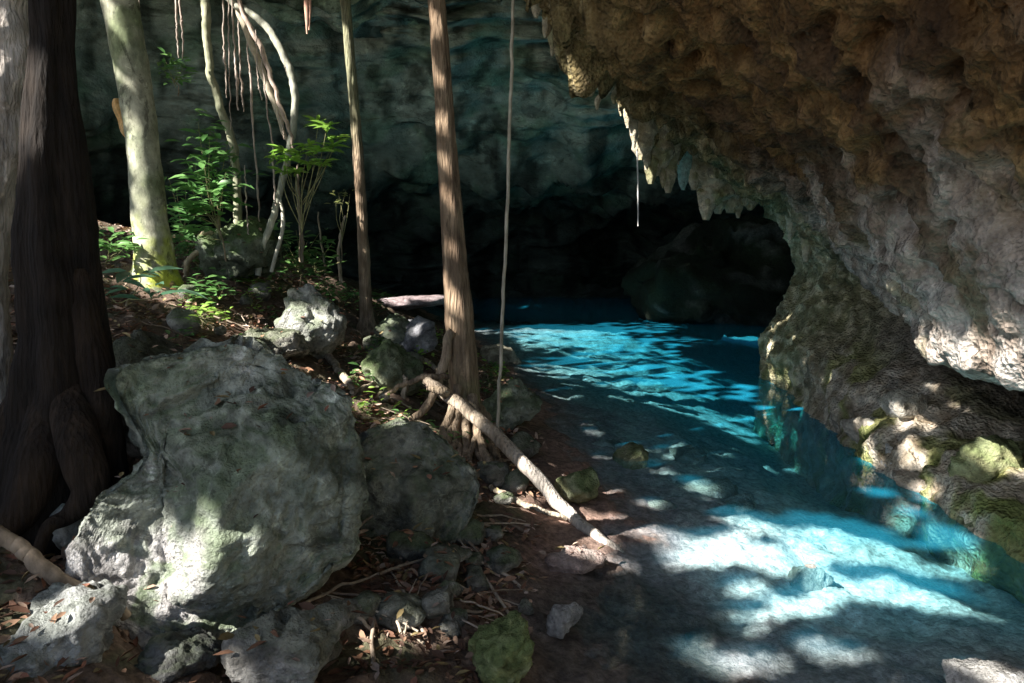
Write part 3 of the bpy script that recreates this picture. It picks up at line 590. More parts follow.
# fallen log leaning from the tree to the water
P = np.array([PY(424, 380, YC - .45), PY(448, 395, YC - .62), PY(490, 430, YC - 1.0), PY(530, 470, YC - 1.35), PZ(566, 510, .12), PZ(602, 541, .03), PZ(640, 566, -.12)])
wd = [8, 12, 14, 14, 13, 10, 6]
V, F = tubeG(P, [px2m(p, w) / 2 for p, w in zip(P, wd)], n=120, seg=24, seed=881, lump=.14, lscale=6, wob=.02)
cc = mixc((.20, .145, .10), (.40, .31, .22), vnoise_c(V * np.array([5, 5, 8]), 4, 883)); cc = mixc(cc, (.62, .52, .43), sstep(500, 540, 0 * V[:, 0] + 512 + FPX * V[:, 0] / V[:, 1]) * .75)  # lower part paled in the colour where the sun lights it
log = link('fallen_log', V, F, M_BARK, cc, origin=P[-2]); tag(log, 'dull brown log with its sunlit lower part coloured pale, leaning from the central tree down into the shallow water', 'log')
stub, F = tubeG([P[1], P[1] + np.array([-.05, -.1, .06]), P[1] + np.array([-.20, -.14, .10])], [.06, .05, .02], 20, 12, 885)
link('branch_stub', stub, F, M_BARK, (.2, .15, .1), parent=log, origin=P[1])

# ------------------------------------------------------------------ lianas and hanging roots
def vine(name, pts, y, wid, label, cat, col=((.22, .2, .14), (.42, .38, .28)), group=None, seed=0, n=90, wob=.02, seg=10, lump=.12):
    P = path_px(pts, y); wid = wid if isinstance(wid, (list, tuple)) else [wid] * len(P)
    V, F = tubeG(P, [px2m(p, w) / 2 for p, w in zip(P, wid)], n=n, seg=seg, seed=900 + seed, lump=lump, lscale=9, wob=wob)
    return tag(link(name, V, F, M_VINE, mixc(col[0], col[1], vnoise_c(V * 6, 3, 930 + seed)), origin=P[-1]), label, cat, group)
vine('hanging_vine', [(517, -420), (513, -100), (513, 0), (510, 120), (505, 260), (500, 370), (497, 446)], YC - 1.0, 3.4, 'long thin straight vine hanging from above to the fallen log', 'vine', seed=1, n=160, wob=.012, col=((.16, .14, .10), (.32, .28, .21)))
yl = 11.2
vine('liana', [(190, -190), (215, -40), (232, 2), (250, 12), (268, 30), (284, 55), (293, 82), (295, 108), (290, 145), (282, 182), (272, 220), (262, 250), (258, 275)], yl, [8, 8, 7.5, 7, 7.5, 8, 8, 7.5, 7, 7, 7, 7, 6], 'thick pale liana bending in a wide curve beside the bright green sapling', 'liana', seed=2, n=140, wob=.03, col=((.20, .21, .15), (.38, .38, .29)))
vine('liana', [(195, -190), (203, -30), (206, 10), (210, 60), (220, 105), (232, 140), (237, 180), (236, 240), (234, 262)], yl + .3, [9, 9, 9, 8, 8, 8, 8, 9, 9], 'dim greenish liana running down behind the left shrub', 'liana', seed=3, n=140, wob=.04, col=((.14, .15, .09), (.27, .27, .17)))
vine('liana', [(215, -190), (232, -20), (243, 20), (256, 55), (268, 85), (279, 115), (289, 145)], yl + .1, [6, 6, 7, 7, 7, 6, 3], 'twisted brown liana slanting down to the pale curved one', 'liana', seed=4, wob=.03, col=((.24, .2, .13), (.44, .37, .26)))
vine('liana', [(222, -190), (236, -20), (250, 25), (266, 62), (276, 92), (286, 122), (292, 150)], yl - .05, [4, 4, 5, 5, 4, 4, 2], 'thin reddish liana twined along the twisted brown one', 'liana', seed=5, wob=.04, col=((.28, .19, .14), (.46, .34, .27)))
vine('liana', [(280, 200), (283, 225), (276, 255), (272, 272)], yl - .1, [3, 4, 4, 4], 'short pale stem crossing the foot of the curved liana', 'liana', seed=6, n=40, col=((.3, .28, .2), (.5, .47, .36)))
HR = [([(172, -160), (176, 0), (177, 30), (179, 58)], [3, 4, 4, 2]), ([(178, -160), (180, 0), (182, 25), (183, 60)], [3, 4, 4, 2]), ([(136, -160), (139, 0), (140, 22)], [3, 3, 1.5]),
      ([(222, -60), (224, 30), (225, 60), (227, 98)], [3, 3, 4, 2]), ([(232, -20), (234, 40), (237, 80), (238, 110)], [3, 3, 5, 3]), ([(238, 0), (240, 60), (242, 90), (244, 112)], [2.5, 3, 5, 2]),
      ([(246, 10), (249, 60), (251, 80), (254, 140), (258, 190), (260, 222)], [2.5, 3, 5, 4, 4, 2]), ([(262, 60), (266, 100), (272, 140), (274, 175), (276, 205)], [2.5, 3, 4, 4, 3]),
      ([(278, 110), (283, 130), (284, 140)], [3, 3, 1.5]), ([(245, 165), (246, 200), (249, 235)], [2, 3, 2]), ([(228, -20), (229, 60), (231, 130)], [2, 2.5, 2]), ([(256, 30), (258, 80), (262, 100)], [2, 2.5, 1.5]),
      ([(283, 55), (285, 66), (288, 76)], [2, 2.5, 1.5])]
for k, (pts, wd) in enumerate(HR):
    vine('aerial_root', pts, yl + rng.uniform(-.25, .25), [w_ * .5 for w_ in wd], 'thin ragged aerial root hanging in the air among the lianas', 'aerial root', group='aerial roots hanging among the lianas', seed=20 + k, n=90, wob=.02, lump=.5, col=((.18, .13, .10), (.38, .31, .26)))
vine('aerial_root', [(305, -160), (306, -20), (307, 12), (307, 34)], yl - .8, [4, 5, 5, 1.5], 'straight reddish aerial root ending high up left of the slim tree', 'aerial root', seed=40, n=50, wob=.004, col=((.42, .17, .11), (.6, .28, .2)))
vine('aerial_root', [(310, -160), (310, -20), (310, 10), (309, 30)], yl - .8, [2, 2.5, 2.5, 1.5], 'short reddish aerial root beside the straight reddish one', 'aerial root', seed=41, n=50, wob=.004, col=((.42, .17, .11), (.6, .28, .2)))
vine('aerial_root', [(637, 150), (638, 180), (638, 205), (638, 226)], 11.3, [1.6, 1.6, 1.6, 1.2], 'fine pale thread hanging below the sunlit stalactites', 'aerial root', seed=42, n=40, wob=.004, col=((.4, .4, .38), (.6, .6, .58)))
vine('bare_sapling', [(345, 215), (341, 235), (339, 255), (341, 283)], 13.5, [2, 3, 3.5, 4], 'bare crooked sapling stem left of the slim tree', 'sapling', seed=43, n=50, wob=.02, col=((.22, .17, .11), (.36, .28, .2)))
vine('bare_sapling', [(298, 165), (299, 200), (302, 240), (302, 262)], 12, [2, 3.5, 3.5, 4], 'bare dim sapling stem below the bright green sapling', 'sapling', seed=44, n=50, wob=.03, col=((.14, .11, .08), (.25, .2, .14)))
vine('bare_sapling', [(318, 212), (321, 240), (326, 275)], 13, [1.5, 2, 2.5], 'very thin leaning stem between the bright sapling and the slim tree', 'sapling', seed=45, n=40, wob=.02, col=((.14, .12, .08), (.25, .21, .14)))
vine('surface_root', [(186, 282), (188, 262), (200, 250), (202, 236), (213, 232)], 11.4, [5, 6, 6, 6, 4], 'arched bare root curving up beside the round mossy rock', 'root', seed=46, n=50, wob=.03, col=((.18, .14, .08), (.3, .24, .15)))
vine('surface_root', [(-30, 520), (0, 534), (25, 552), (60, 580), (98, 600), (128, 615)], 3.55, [14, 15, 16, 16, 15, 11], 'thick brown root crossing the lower left ground to the foot of the largest boulder', 'root', seed=47, n=90, wob=.02, seg=18, col=((.10, .075, .05), (.22, .165, .12)))
# hanging dry frond behind the mossy trunk
pf = PY(115, 98, 9.4); qf = PY(126, 138, 9.4)
t = np.linspace(0, 1, 24)[:, None]; s = np.linspace(-1, 1, 9)[None, :]
C = pf * (1 - t) + qf * t
wv = .085 * (np.sin(np.pi * (.15 + .8 * t)) ** .7)
G = C[:, None, :] + RT[None, None] * (s * wv)[..., None] + np.array([0, 1, 0])[None, None] * (np.abs(s) * .05 - .03 * np.sin(t * 9))[..., None]
tag(link('dry_leaf', G, gridF(24, 9), M_DEAD, mixc((.42, .19, .06), (.6, .3, .11), vnoise_c(G.reshape(-1, 3) * 12, 3, 5)), origin=qf), 'orange brown dry leaf hanging beside the mossy trunk', 'dry leaf')

# ------------------------------------------------------------------ plants
def plant(name, base, tips, label, cat, Ln, col, seed, group=None, per=9, stemr=.012, spread=.10, up=.35, wf=.36, rosette=False):
    r = np.random.default_rng(seed); root = empty(name, base, label, cat, group)
    parts = []; P, D, L = [], [], []
    tips = [np.asarray(q_, float) for q_ in tips]; hub = base * .4 + np.mean(tips, 0) * .6 + r.normal(size=3) * .03
    V, F = tubeG([base, base * .5 + hub * .5 + r.normal(size=3) * .05, hub], [stemr * 1.3, stemr, stemr * .8], 26, 8, seed + 1, lump=.15, wob=.015)
    parts.append((V, F, mixc((.10, .08, .05), (.2, .16, .1), vnoise_c(V * 8, 2, seed))))
    for tp in tips:
        st_ = base + (hub - base) * r.uniform(.45, 1); mid = st_ * .5 + tp * .5 + r.normal(size=3) * .04 + np.array([0, 0, -.03])
        V, F = tubeG([st_, mid, tp], [stemr * .55, stemr * .45, stemr * .25], 18, 6, seed, lump=.1)
        parts.append((V, F, mixc((.12, .13, .05), (.24, .22, .1), vnoise_c(V * 8, 2, seed))))
        for k in range(per):
            f = 1 - abs(r.normal()) * spread * (0.4 if rosette else 1.2); a = r.uniform(0, 2 * np.pi) if not rosette else 2 * np.pi * k / per + r.normal() * .25
            pos = base * (1 - f) ** 1 + tp * f if not rosette else tp + r.normal(size=3) * .012
            if not rosette: pos = tp + (mid - tp) * min(.95, (1 - f) * 2) + r.normal(size=3) * spread * .55
            d = np.array([math.cos(a), math.sin(a) * .9, r.uniform(-.25, .45) + up * .4]); P.append(pos); D.append(d); L.append(Ln * r.uniform(.6, 1.15))
    V, F, c = merge(parts); link('stem', V, F, M_VINE, c, parent=root, origin=base)
    P = np.array(P); D = np.array(D); L = np.array(L); k = len(P)
    Nn = np.tile([0, 0, 1.0], (k, 1)) + r.normal(size=(k, 3)) * .35
    V, F = leavesG(P, D, Nn, L, L * wf * r.uniform(.85, 1.2, k), droop=.18)
    cc = mixc(col[0], col[1], r.uniform(0, 1, k)); link('leaves', V, F, M_LEAF, rep(cc, 8), parent=root, origin=base)
    return root
DG = ((.06, .17, .045), (.12, .28, .07)); BG = ((.17, .40, .045), (.27, .55, .07)); MG = ((.06, .16, .045), (.11, .24, .06))
yp = 10.9
plant('shrub', PY(226, 262, yp), [PY(x, y_, yp + rng.uniform(-.35, .35)) for x, y_ in [(198, 122), (210, 128), (218, 135), (205, 145), (228, 142), (190, 158), (204, 162), (216, 168), (226, 172), (187, 182), (200, 188), (214, 180), (182, 205), (192, 214), (206, 205), (222, 198), (232, 160), (178, 224), (190, 236), (170, 205)]],
      'dark leafy shrub standing between the mossy trunk and the lianas', 'shrub', .27, DG, 1001, per=15, spread=.2)
plant('sapling', PY(300, 262, yp + .3), [PY(x, y_, yp - .2 + rng.uniform(-.25, .25)) for x, y_ in [(318, 124), (327, 128), (338, 138), (330, 150), (318, 152), (308, 146), (300, 154), (290, 160), (284, 152), (276, 158), (310, 164), (296, 172), (322, 164), (284, 172), (334, 146)]],
      'bright green sapling with rosettes of long leaves beside the curved liana', 'sapling', .24, BG, 1003, per=14, rosette=True, wf=.27, up=.3)
plant('sapling', PY(342, 262, 13.4), [PY(x, y_, 13.4) for x, y_ in [(338, 192), (346, 190), (336, 200), (350, 194)]], 'tiny yellowish sapling tip left of the slim tree', 'sapling', .13, ((.14, .17, .05), (.22, .24, .08)), 1005, per=4)
plant('shrub', PY(178, 96, yp - .2), [PY(x, y_, yp + rng.uniform(-.2, .2)) for x, y_ in [(166, 62), (174, 66), (180, 70), (184, 64), (172, 78), (160, 66), (186, 76)]], 'small leafy tuft hanging among the aerial roots high beside the mossy trunk', 'plant', .16, MG, 1007, per=10, stemr=.006)
plant('shrub', PY(300, 285, 12.6), [PY(x, y_, 12.4 + rng.uniform(-.4, .4)) for x, y_ in [(262, 236), (272, 226), (284, 238), (296, 230), (308, 240), (320, 232), (332, 244), (276, 252), (300, 252), (322, 256), (340, 262), (268, 264), (288, 266), (310, 268)]],
      'low leafy bush below the bright green sapling, half in shade', 'shrub', .24, MG, 1011, per=10, spread=.2)
plant('shrub', PY(182, 268, 12.2), [PY(x, y_, 12.2 + rng.uniform(-.4, .4)) for x, y_ in [(168, 176), (176, 190), (186, 172), (170, 212), (182, 224), (192, 200), (176, 240), (190, 248), (200, 230), (186, 258)]],
      'tall dim shrub close behind the right side of the mossy trunk', 'shrub', .22, DG, 1013, per=10, spread=.2)
pb = ground_hit(130, 305); pb[2] += .0
plant('broadleaf_seedling', PY(126, 306, 7.8), [PY(118, 280, 7.7), PY(146, 290, 7.5), PY(165, 296, 7.6), PY(108, 292, 7.8), PY(140, 276, 7.9)], 'seedling with long drooping blue green leaves below the mossy trunk', 'seedling', .34, ((.06, .15, .08), (.10, .22, .12)), 1009, per=3, wf=.28)
SEED = [(232, 270, 'small green seedling in front of the round mossy rock'), (300, 258, 'dark seedling below the bright green sapling'), (312, 268, 'low leafy seedling on the bank right of the round mossy rock'), (330, 290, 'seedling with small leaves left of the slim tree'),
        (265, 272, 'seedling at the foot of the curved liana'), (200, 262, 'seedling between the mossy trunk and the round mossy rock'), (110, 262, 'seedling at the left foot of the mossy trunk'), (216, 300, 'grassy seedling in the sunlit leaf litter'),
        (345, 300, 'seedling close beside the foot of the slim tree'), (380, 300, 'seedling on the bank just right of the slim tree'), (372, 356, 'seedling on top of the mossy bank rock'), (352, 468, 'small seedling between the two big boulders'), (90, 240, 'leafy seedling right of the dark trunk'), (185, 250, 'pale leafed seedling right of the mossy trunk foot')]
for k, (px, py, lb) in enumerate(SEED):
    g = ground_hit(px, py + 10); r_ = np.random.default_rng(1100 + k)
    h_ = r_.uniform(.22, .45) * (1 if k != 11 else .4)
    plant('seedling', g, [g + np.array([r_.normal() * .16, r_.normal() * .16, h_ * r_.uniform(.5, 1.1)]) for _ in range(7)], lb, 'seedling', r_.uniform(.14, .21) * (1 if k != 11 else .5), [DG, MG, MG, DG][k % 4], 1200 + k, per=8, stemr=.005, spread=.16)

for k in range(64):
    while True:
        px, py = rng.uniform(170, 520), rng.uniform(262, 470); g = ground_hit(px, py)
        if g[2] > .12 and g[1] < 15 and not (100 < px < 345 and 355 < py < 640): break
    r_ = np.random.default_rng(1700 + k)
    plant('seedling', g, [g + np.array([r_.normal() * .10, r_.normal() * .10, r_.uniform(.07, .2)]) for _ in range(4)], 'tiny green seedling sprouting from the leaf litter of the bank', 'seedling', r_.uniform(.08, .16), [MG, BG][k % 2], 1800 + k, per=4, stemr=.003, spread=.09, group='tiny seedlings over the bank')
# ------------------------------------------------------------------ litter, twigs
def scatter(n, fx, seed):
    r = np.random.default_rng(seed); px = r.uniform(-60, 600, n); py = 240 + 450 * r.uniform(0, 1, n) ** 1.0
    # uniform in world instead, denser near
    y = 1.8 * (17 / 1.8) ** r.uniform(0, 1, n); x = (r.uniform(-.85, .16, n)) * y
    return x, y, r
x, y, r = scatter(34000, None, 5)
bpy.context.view_layer.update(); dgl = bpy.context.evaluated_depsgraph_get()
z = hgt(x, y); drop = np.ones(len(x), bool)
for i in range(len(x)):
    ok_, loc_, nor_, _, ob_, _ = S.ray_cast(dgl, Vector((x[i], y[i], max(z[i], 0) + 1.9)), Vector((0, 0, -1)))
    if ok_ and ob_.name.startswith(('boulder', 'rock', 'stone')) and not ob_.name.startswith(('rock_face', 'rock_ledge')) and loc_.z > z[i]:
        if nor_.z > .55 and r.uniform() < .22: z[i] = loc_.z
        elif loc_.z - z[i] > .02: drop[i] = False
drop &= (y > 4.4) | (r.uniform(size=len(y)) < .45); x, y, z = x[drop], y[drop], z[drop]
ok = (z > .07 + .06 * r.uniform(0, 1, len(z))) & (fbm(np.stack([x, y, 0 * x], 1) * .9, 3, 333) > -.25 + .3 * (r.uniform(0, 1, len(z)) - .5)); x, y, z = x[ok], y[ok], z[ok]; k = len(x)
P = np.stack([x, y, z + r.uniform(.004, .03, k)], 1); an = r.uniform(0, 2 * np.pi, k)
D = np.stack([np.cos(an), np.sin(an), r.normal(0, .28, k)], 1); Nn = np.tile([0, 0, 1.0], (k, 1)) + r.normal(size=(k, 3)) * .4
Ln = r.uniform(.035, .095, k) * (1 + .03 * y); V, F = leavesG(P, D, Nn, Ln, Ln * r.uniform(.3, .55, k), fold=.5, droop=-.12)
pal = np.array([(.20, .12, .075), (.30, .20, .13), (.13, .075, .05), (.36, .27, .20), (.26, .13, .09), (.40, .33, .27), (.09, .06, .045), (.24, .21, .10)])
cc = pal[r.integers(0, len(pal), k)] * r.uniform(.65, 1.2, (k, 1)) * np.array([1.12, .95, .9]) * np.where(y < 4.6, .5, 1.0)[:, None]
tag(link('leaf_litter', V, F, M_DEAD, rep(cc, 8)), 'brown dry leaf litter covering the bank', 'leaf litter', kind='stuff')
for k in range(64):
    while True:
        px, py = rng.uniform(160, 560), rng.uniform(295, 640); g = ground_hit(px, py)
        if g[2] > .08 and g[1] < 15 and not (100 < px < 345 and 350 < py < 640): break
    L_ = rng.uniform(.18, .75) * (1 if rng.uniform() < .8 else 1.8); a_ = rng.uniform(0, np.pi); d = np.array([math.cos(a_), math.sin(a_), 0]) * L_ / 2
    e0, e1 = g - d, g + d
    for e in (e0, e1): e[2] = hgt(np.array([e[0]]), np.array([e[1]]))[0] + rng.uniform(.0, .06)
    mid = (e0 + e1) / 2; mid[2] = max(g[2], mid[2]) + .02; rad = rng.uniform(.005, .014)
    V, F = tubeG([e0, mid, e1], [rad, rad * .9, rad * .4], 24, 8, 1400 + k, lump=.15, wob=.02)
    tag(link('twig', V, F, M_VINE, mixc((.14, .1, .07), (.34, .27, .2), np.full(len(V), rng.uniform(0, 1))), origin=(e0 + e1) / 2), 'dry twig lying in the leaf litter of the bank', 'twig', 'dry twigs strewn over the bank')
for k, (pts, wd, lb) in enumerate([([(322, 352), (338, 372), (352, 392)], [7, 8, 7], 'bent dead branch lying behind the largest boulder'), ([(352, 398), (372, 388), (384, 372)], [5, 6, 4], 'dead branch propped up left of the mossy bank rock'),
                                   ([(404, 398), (405, 384), (406, 376)], [6, 6, 5], 'short pale broken stump sticking up left of the central tree'), ([(398, 352), (420, 362), (442, 374)], [5, 6, 4], 'thin dead branch lying across the bank toward the central tree'),
                                   ([(490, 492), (530, 512), (568, 524)], [5, 6, 4], 'sunlit thin branch lying below the fallen log')]):
    P = np.array([ground_hit(*p) + np.array([0, 0, .05]) for p in pts])
    if k == 2: P = path_px(pts, ground_hit(404, 400)[1])
    V, F = tubeG(P, [px2m(p, w) / 2 for p, w in zip(P, wd)], n=40, seg=12, seed=1500 + k, lump=.2, wob=.03)
    tag(link('dead_branch', V, F, M_BARK, mixc((.2, .15, .1), (.42, .34, .25), vnoise_c(V * 8, 3, 1510 + k)), origin=P[0]), lb, 'branch')

# ------------------------------------------------------------------ sun and an added, unseen leaf canopy gapped to shape the dapples
ELEV = math.radians(39); AZ = math.radians(-121)      # azimuth from +Y towards +X; sun stands to the left, a little behind the camera
SD = np.array([math.sin(AZ) * math.cos(ELEV), math.cos(AZ) * math.cos(ELEV), math.sin(ELEV)])
def proj(P): P = np.asarray(P, float); return P[..., :2] - SD[:2] / SD[2] * P[..., 2:3]
bpy.context.view_layer.update(); dg = bpy.context.evaluated_depsgraph_get()
def hit(px, py):
    d = ray(px, py); ok, loc, nor, idx, ob, mt = S.ray_cast(dg, Vector(CAM), Vector(d / np.linalg.norm(d)))
    return (np.array(loc), ob.name) if ok else (None, None)
LIT = [  # photo pixel and radius of every patch of sun
 # boulder face
 (150, 560, 15), (170, 550, 20), (195, 552, 18), (180, 575, 18), (215, 570, 10), (232, 548, 14), (240, 535, 10), (205, 595, 12), (190, 615, 10), (150, 580, 12), (165, 528, 8), (200, 632, 7), (225, 610, 5), (135, 590, 7),
 # bank leaf litter
 (225, 312, 13), (250, 320, 14), (275, 326, 14), (262, 338, 12), (290, 338, 11), (235, 326, 8), (300, 318, 7), (215, 300, 5),
 (348, 318, 7), (358, 326, 6), (335, 325, 6), (362, 372, 8), (355, 362, 6), (372, 382, 6), (385, 418, 10), (400, 424, 9), (372, 414, 6), (405, 432, 5), (190, 285, 5), (320, 288, 3), (340, 285, 3), (285, 290, 4),
 # far ledge
 (395, 299, 8), (415, 297, 9), (435, 297, 8), (380, 304, 6),
 # mossy trunk left edge, slim, central trunk
 (146, 200, 7), (149, 225, 7), (151, 250, 8), (150, 268, 8), (143, 175, 6), (139, 150, 5), (134, 125, 5), (160, 285, 6), (127, 80, 5), (118, 30, 5), (111, 5, 5),
 (348, 30, 4), (350, 45, 4), (365, 250, 4), (365, 285, 5), (363, 225, 3), (366, 310, 5), (358, 160, 3),
 (440, 30, 6), (444, 80, 6), (446, 120, 7), (449, 165, 6), (451, 200, 5), (455, 250, 5), (448, 325, 4), (436, 10, 5), (459, 305, 5),
 # pale trunk at the edge
 (6, 45, 11), (6, 66, 7), (6, 90, 8), (5, 118, 9), (2, 20, 9),
 # lianas, plants
 (285, 100, 6), (275, 95, 5), (294, 95, 5), (292, 70, 5), (280, 45, 5), (262, 22, 5), (240, 88, 7), (250, 78, 5), (180, 20, 7), (181, 42, 6), (283, 135, 5), (288, 160, 5), (275, 200, 5), (255, 170, 5),
 (318, 128, 11), (330, 138, 11), (335, 148, 7), (305, 148, 11), (290, 158, 10), (318, 158, 9), (278, 160, 6), (215, 130, 8), (225, 145, 6), (205, 165, 7), (195, 185, 6), (185, 215, 5), (307, 12, 6), (307, 28, 4),
 (205, 245, 6), (300, 260, 6), (232, 268, 5), (140, 290, 8), (160, 296, 6), (120, 282, 6),
 # roots and log
 (540, 466, 6), (548, 476, 7), (556, 488, 8), (564, 500, 8), (573, 510, 8), (582, 522, 7), (592, 532, 6), (602, 541, 6), (532, 458, 4), (455, 425, 4), (467, 430, 3), (452, 398, 4),
 (510, 498, 6), (525, 504, 7), (540, 510, 7), (556, 518, 6), (498, 492, 4), (570, 548, 8), (590, 552, 7),
 # near water
 (625, 522, 14), (645, 530, 16), (665, 540, 18), (690, 545, 22), (720, 545, 28), (750, 552, 30), (775, 560, 30), (800, 565, 22), (765, 530, 18), (740, 525, 14), (850, 545, 30), (830, 538, 20), (872, 550, 18), (830, 580, 16), (860, 588, 24),
 (890, 592, 26), (920, 598, 26), (950, 604, 20), (972, 610, 12), (700, 560, 14), (650, 505, 6), (970, 562, 24), (978, 572, 14), (905, 522, 14), (930, 530, 10), (755, 590, 12), (820, 604, 12), (800, 610, 10), (765, 615, 10), (780, 612, 8), (820, 645, 14), (835, 650, 10), (750, 660, 12), (740, 668, 8),
 (700, 655, 10), (995, 672, 16), (1012, 680, 12), (960, 660, 10), (600, 556, 6),
 # mid and far pool
 (548, 331, 14), (566, 333, 16), (535, 330, 10), (585, 370, 10), (570, 373, 9), (600, 370, 8), (670, 394, 11), (655, 392, 8), (690, 398, 10), (675, 402, 8), (640, 382, 8), (620, 385, 6),
 (500, 330, 6), (605, 345, 5), (770, 412, 8), (755, 418, 6), (780, 422, 6), (795, 440, 6), (780, 440, 5), (720, 475, 6), (700, 485, 6), (735, 470, 5), (640, 358, 5), (600, 352, 6),
 # lip and overhang
 (592, 86, 6), (600, 90, 7), (612, 98, 6), (628, 108, 7), (628, 124, 9), (640, 156, 9), (650, 180, 6), (592, 92, 8), (603, 96, 6), (574, 78, 5), (552, 52, 4), (632, 134, 7), (640, 146, 8), (648, 152, 7), (655, 148, 6), (560, 58, 3), (683, 176, 8), (683, 186, 7), (541, 30, 3), (652, 178, 4),
 # ledge and bulge on the right
 (1000, 398, 9), (980, 394, 9), (960, 390, 8), (940, 382, 8), (1018, 402, 9), (925, 375, 7), (910, 362, 6), (905, 345, 5), (950, 372, 6), (850, 262, 4), (860, 285, 4),
 (900, 410, 7), (915, 418, 8), (930, 425, 8), (890, 408, 5), (905, 440, 7), (912, 452, 7), (920, 462, 6), (865, 455, 7), (872, 462, 6), (985, 452, 9), (990, 456, 7), (922, 488, 6), (930, 500, 6), (862, 420, 5), (1000, 470, 5), (770, 345, 5), (772, 375, 6), (790, 380, 4), (775, 325, 4),
 # lower left stones
 (60, 615, 7), (85, 622, 7), (115, 606, 6), (70, 628, 5), (8, 612, 4), (40, 610, 4), (228, 668, 6),
]
LIT += [(x_, y_ - d_, 9) for x_, y_ in [(880, 345), (905, 362), (925, 378), (945, 388), (965, 394), (985, 398), (1005, 401), (1020, 403)] for d_ in (14, 28, 42)]
LIT += [(x_, y_, 12) for x_, y_ in [(120, 545), (135, 560), (125, 575), (150, 545), (160, 600), (180, 600), (195, 620), (110, 560), (200, 570)]]
LIT += [(x_, y_, 17) for x_, y_ in [(150, 560), (180, 570), (195, 590), (170, 590), (140, 575), (215, 560), (235, 550)]]
LIT = [(x_, y_, r_ * (.85 if x_ > 660 and y_ > 515 else 1) * (1.5 if 170 < x_ < 440 and 280 < y_ < 440 else 1)) for x_, y_, r_ in LIT]
cyc = []
for px, py, rp in LIT:
    p, nm = hit(px, py)
    if p is None: continue
    q = proj(p); cyc.append((q[0], q[1], max(.03, px2m(p, rp)), p[2]))
cyc = np.array(cyc)
soft = []      # thinner places in the canopy: a sprinkle of small dapples
for px, py, rp, pr in [(600, 350, 95, .83), (560, 336, 70, .86), (660, 380, 75, .82), (690, 410, 55, .8), (560, 370, 50, .80), (720, 380, 45, .82), (650, 345, 60, .84), (770, 440, 45, .74), (740, 430, 40, .6), (225, 316, 60, .9), (285, 330, 55, .9), (195, 298, 40, .85), (330, 300, 40, .8), (400, 418, 30, .88), (365, 370, 30, .86), (380, 400, 50, .74), (345, 320, 40, .76), (430, 420, 40, .7), (540, 510, 50, .7), (380, 350, 40, .7),
                       (640, 540, 60, .62), (900, 440, 70, .6), (990, 390, 60, .6), (780, 350, 40, .6), (620, 130, 60, .6), (650, 460, 60, .62), (700, 500, 50, .6), (580, 430, 40, .6), (850, 560, 120, .7), (760, 640, 90, .6), (160, 560, 60, .5), (60, 610, 60, .55), (315, 145, 45, .88), (205, 170, 55, .72), (250, 70, 60, .7), (150, 240, 30, .5), (450, 150, 30, .5)]:
    p, nm = hit(px, py)
    if p is not None: soft.append((*proj(p), px2m(p, rp), pr))
# which parts of the ground-projected plane are seen at all
need = []
for px in np.arange(-60, 1090, 14):
    for py in np.arange(-60, 740, 14):
        p, nm = hit(px, py)
        if p is not None: need.append(proj(p))
for px in np.arange(380, 1090, 10):
    for py in np.arange(304, 700, 6): need.append(PZ(px, py, 0)[:2])
need = np.array(need)
lo = need.min(0) - 2; hi = need.max(0) + 2
cs = .18; nx, ny = int((hi[0] - lo[0]) / cs) + 1, int((hi[1] - lo[1]) / cs) + 1
mask = np.zeros((nx, ny), bool); ij = ((need - lo) / cs).astype(int); mask[ij[:, 0], ij[:, 1]] = True
for _ in range(8):
    m2 = mask.copy(); m2[1:] |= mask[:-1]; m2[:-1] |= mask[1:]; m2[:, 1:] |= mask[:, :-1]; m2[:, :-1] |= mask[:, 1:]; mask = m2
Q = np.argwhere(mask) * cs + lo + cs / 2
def lit_mask(q, marg):
    out = np.zeros(len(q), bool)
    for i in range(0, len(q), 4000):
        b = q[i:i + 4000]; d = np.hypot(b[:, None, 0] - cyc[None, :, 0], b[:, None, 1] - cyc[None, :, 1])
        out[i:i + 4000] = (d < cyc[None, :, 2] + marg[i:i + 4000, None]).any(1)
    return out
r = np.random.default_rng(99)
LS = []
for layer in range(5):
    n = len(Q); q = Q + r.uniform(-.5, .5, (n, 2)) * cs; z = 12.5 + layer * .7 + r.uniform(-.3, .3, n)
    LS.append(np.column_stack([q + SD[:2] / SD[2] * z[:, None], z]))
P = np.vstack(LS); k = len(P); Ln = r.uniform(.24, .36, k)
an = r.uniform(0, 2 * np.pi, k); D = np.stack([np.cos(an), np.sin(an), r.normal(0, .25, k)], 1); D /= np.linalg.norm(D, axis=1, keepdims=True)
ctr = P + D * (Ln * .5)[:, None]
keep = ~lit_mask(proj(ctr), Ln * .42)
for (sx_, sy_, sr_, pr_) in soft:
    keep &= ~((np.hypot(proj(ctr)[:, 0] - sx_, proj(ctr)[:, 1] - sy_) < sr_ * r.uniform(.7, 1.15, k)) & (r.uniform(0, 1, k) < pr_))
P, D, Ln = P[keep], D[keep], Ln[keep]; k = len(P)
Nn = SD[None] * .6 + np.tile([0, 0, 1.0], (k, 1)) + r.normal(size=(k, 3)) * .2
V, F = leavesG(P, D, Nn, Ln, Ln * .95, fold=.1, droop=.1)
tag(link('leaf_sun_screen', V, F, M_CANO, rep(mixc((.09, .16, .04), (.14, .22, .06), r.uniform(0, 1, k)), 8)), 'added leaf screen out of view, gapped to shape the sun dapples', 'canopy', kind='stuff')
print('canopy leaves', k, 'sun gaps', len(cyc))
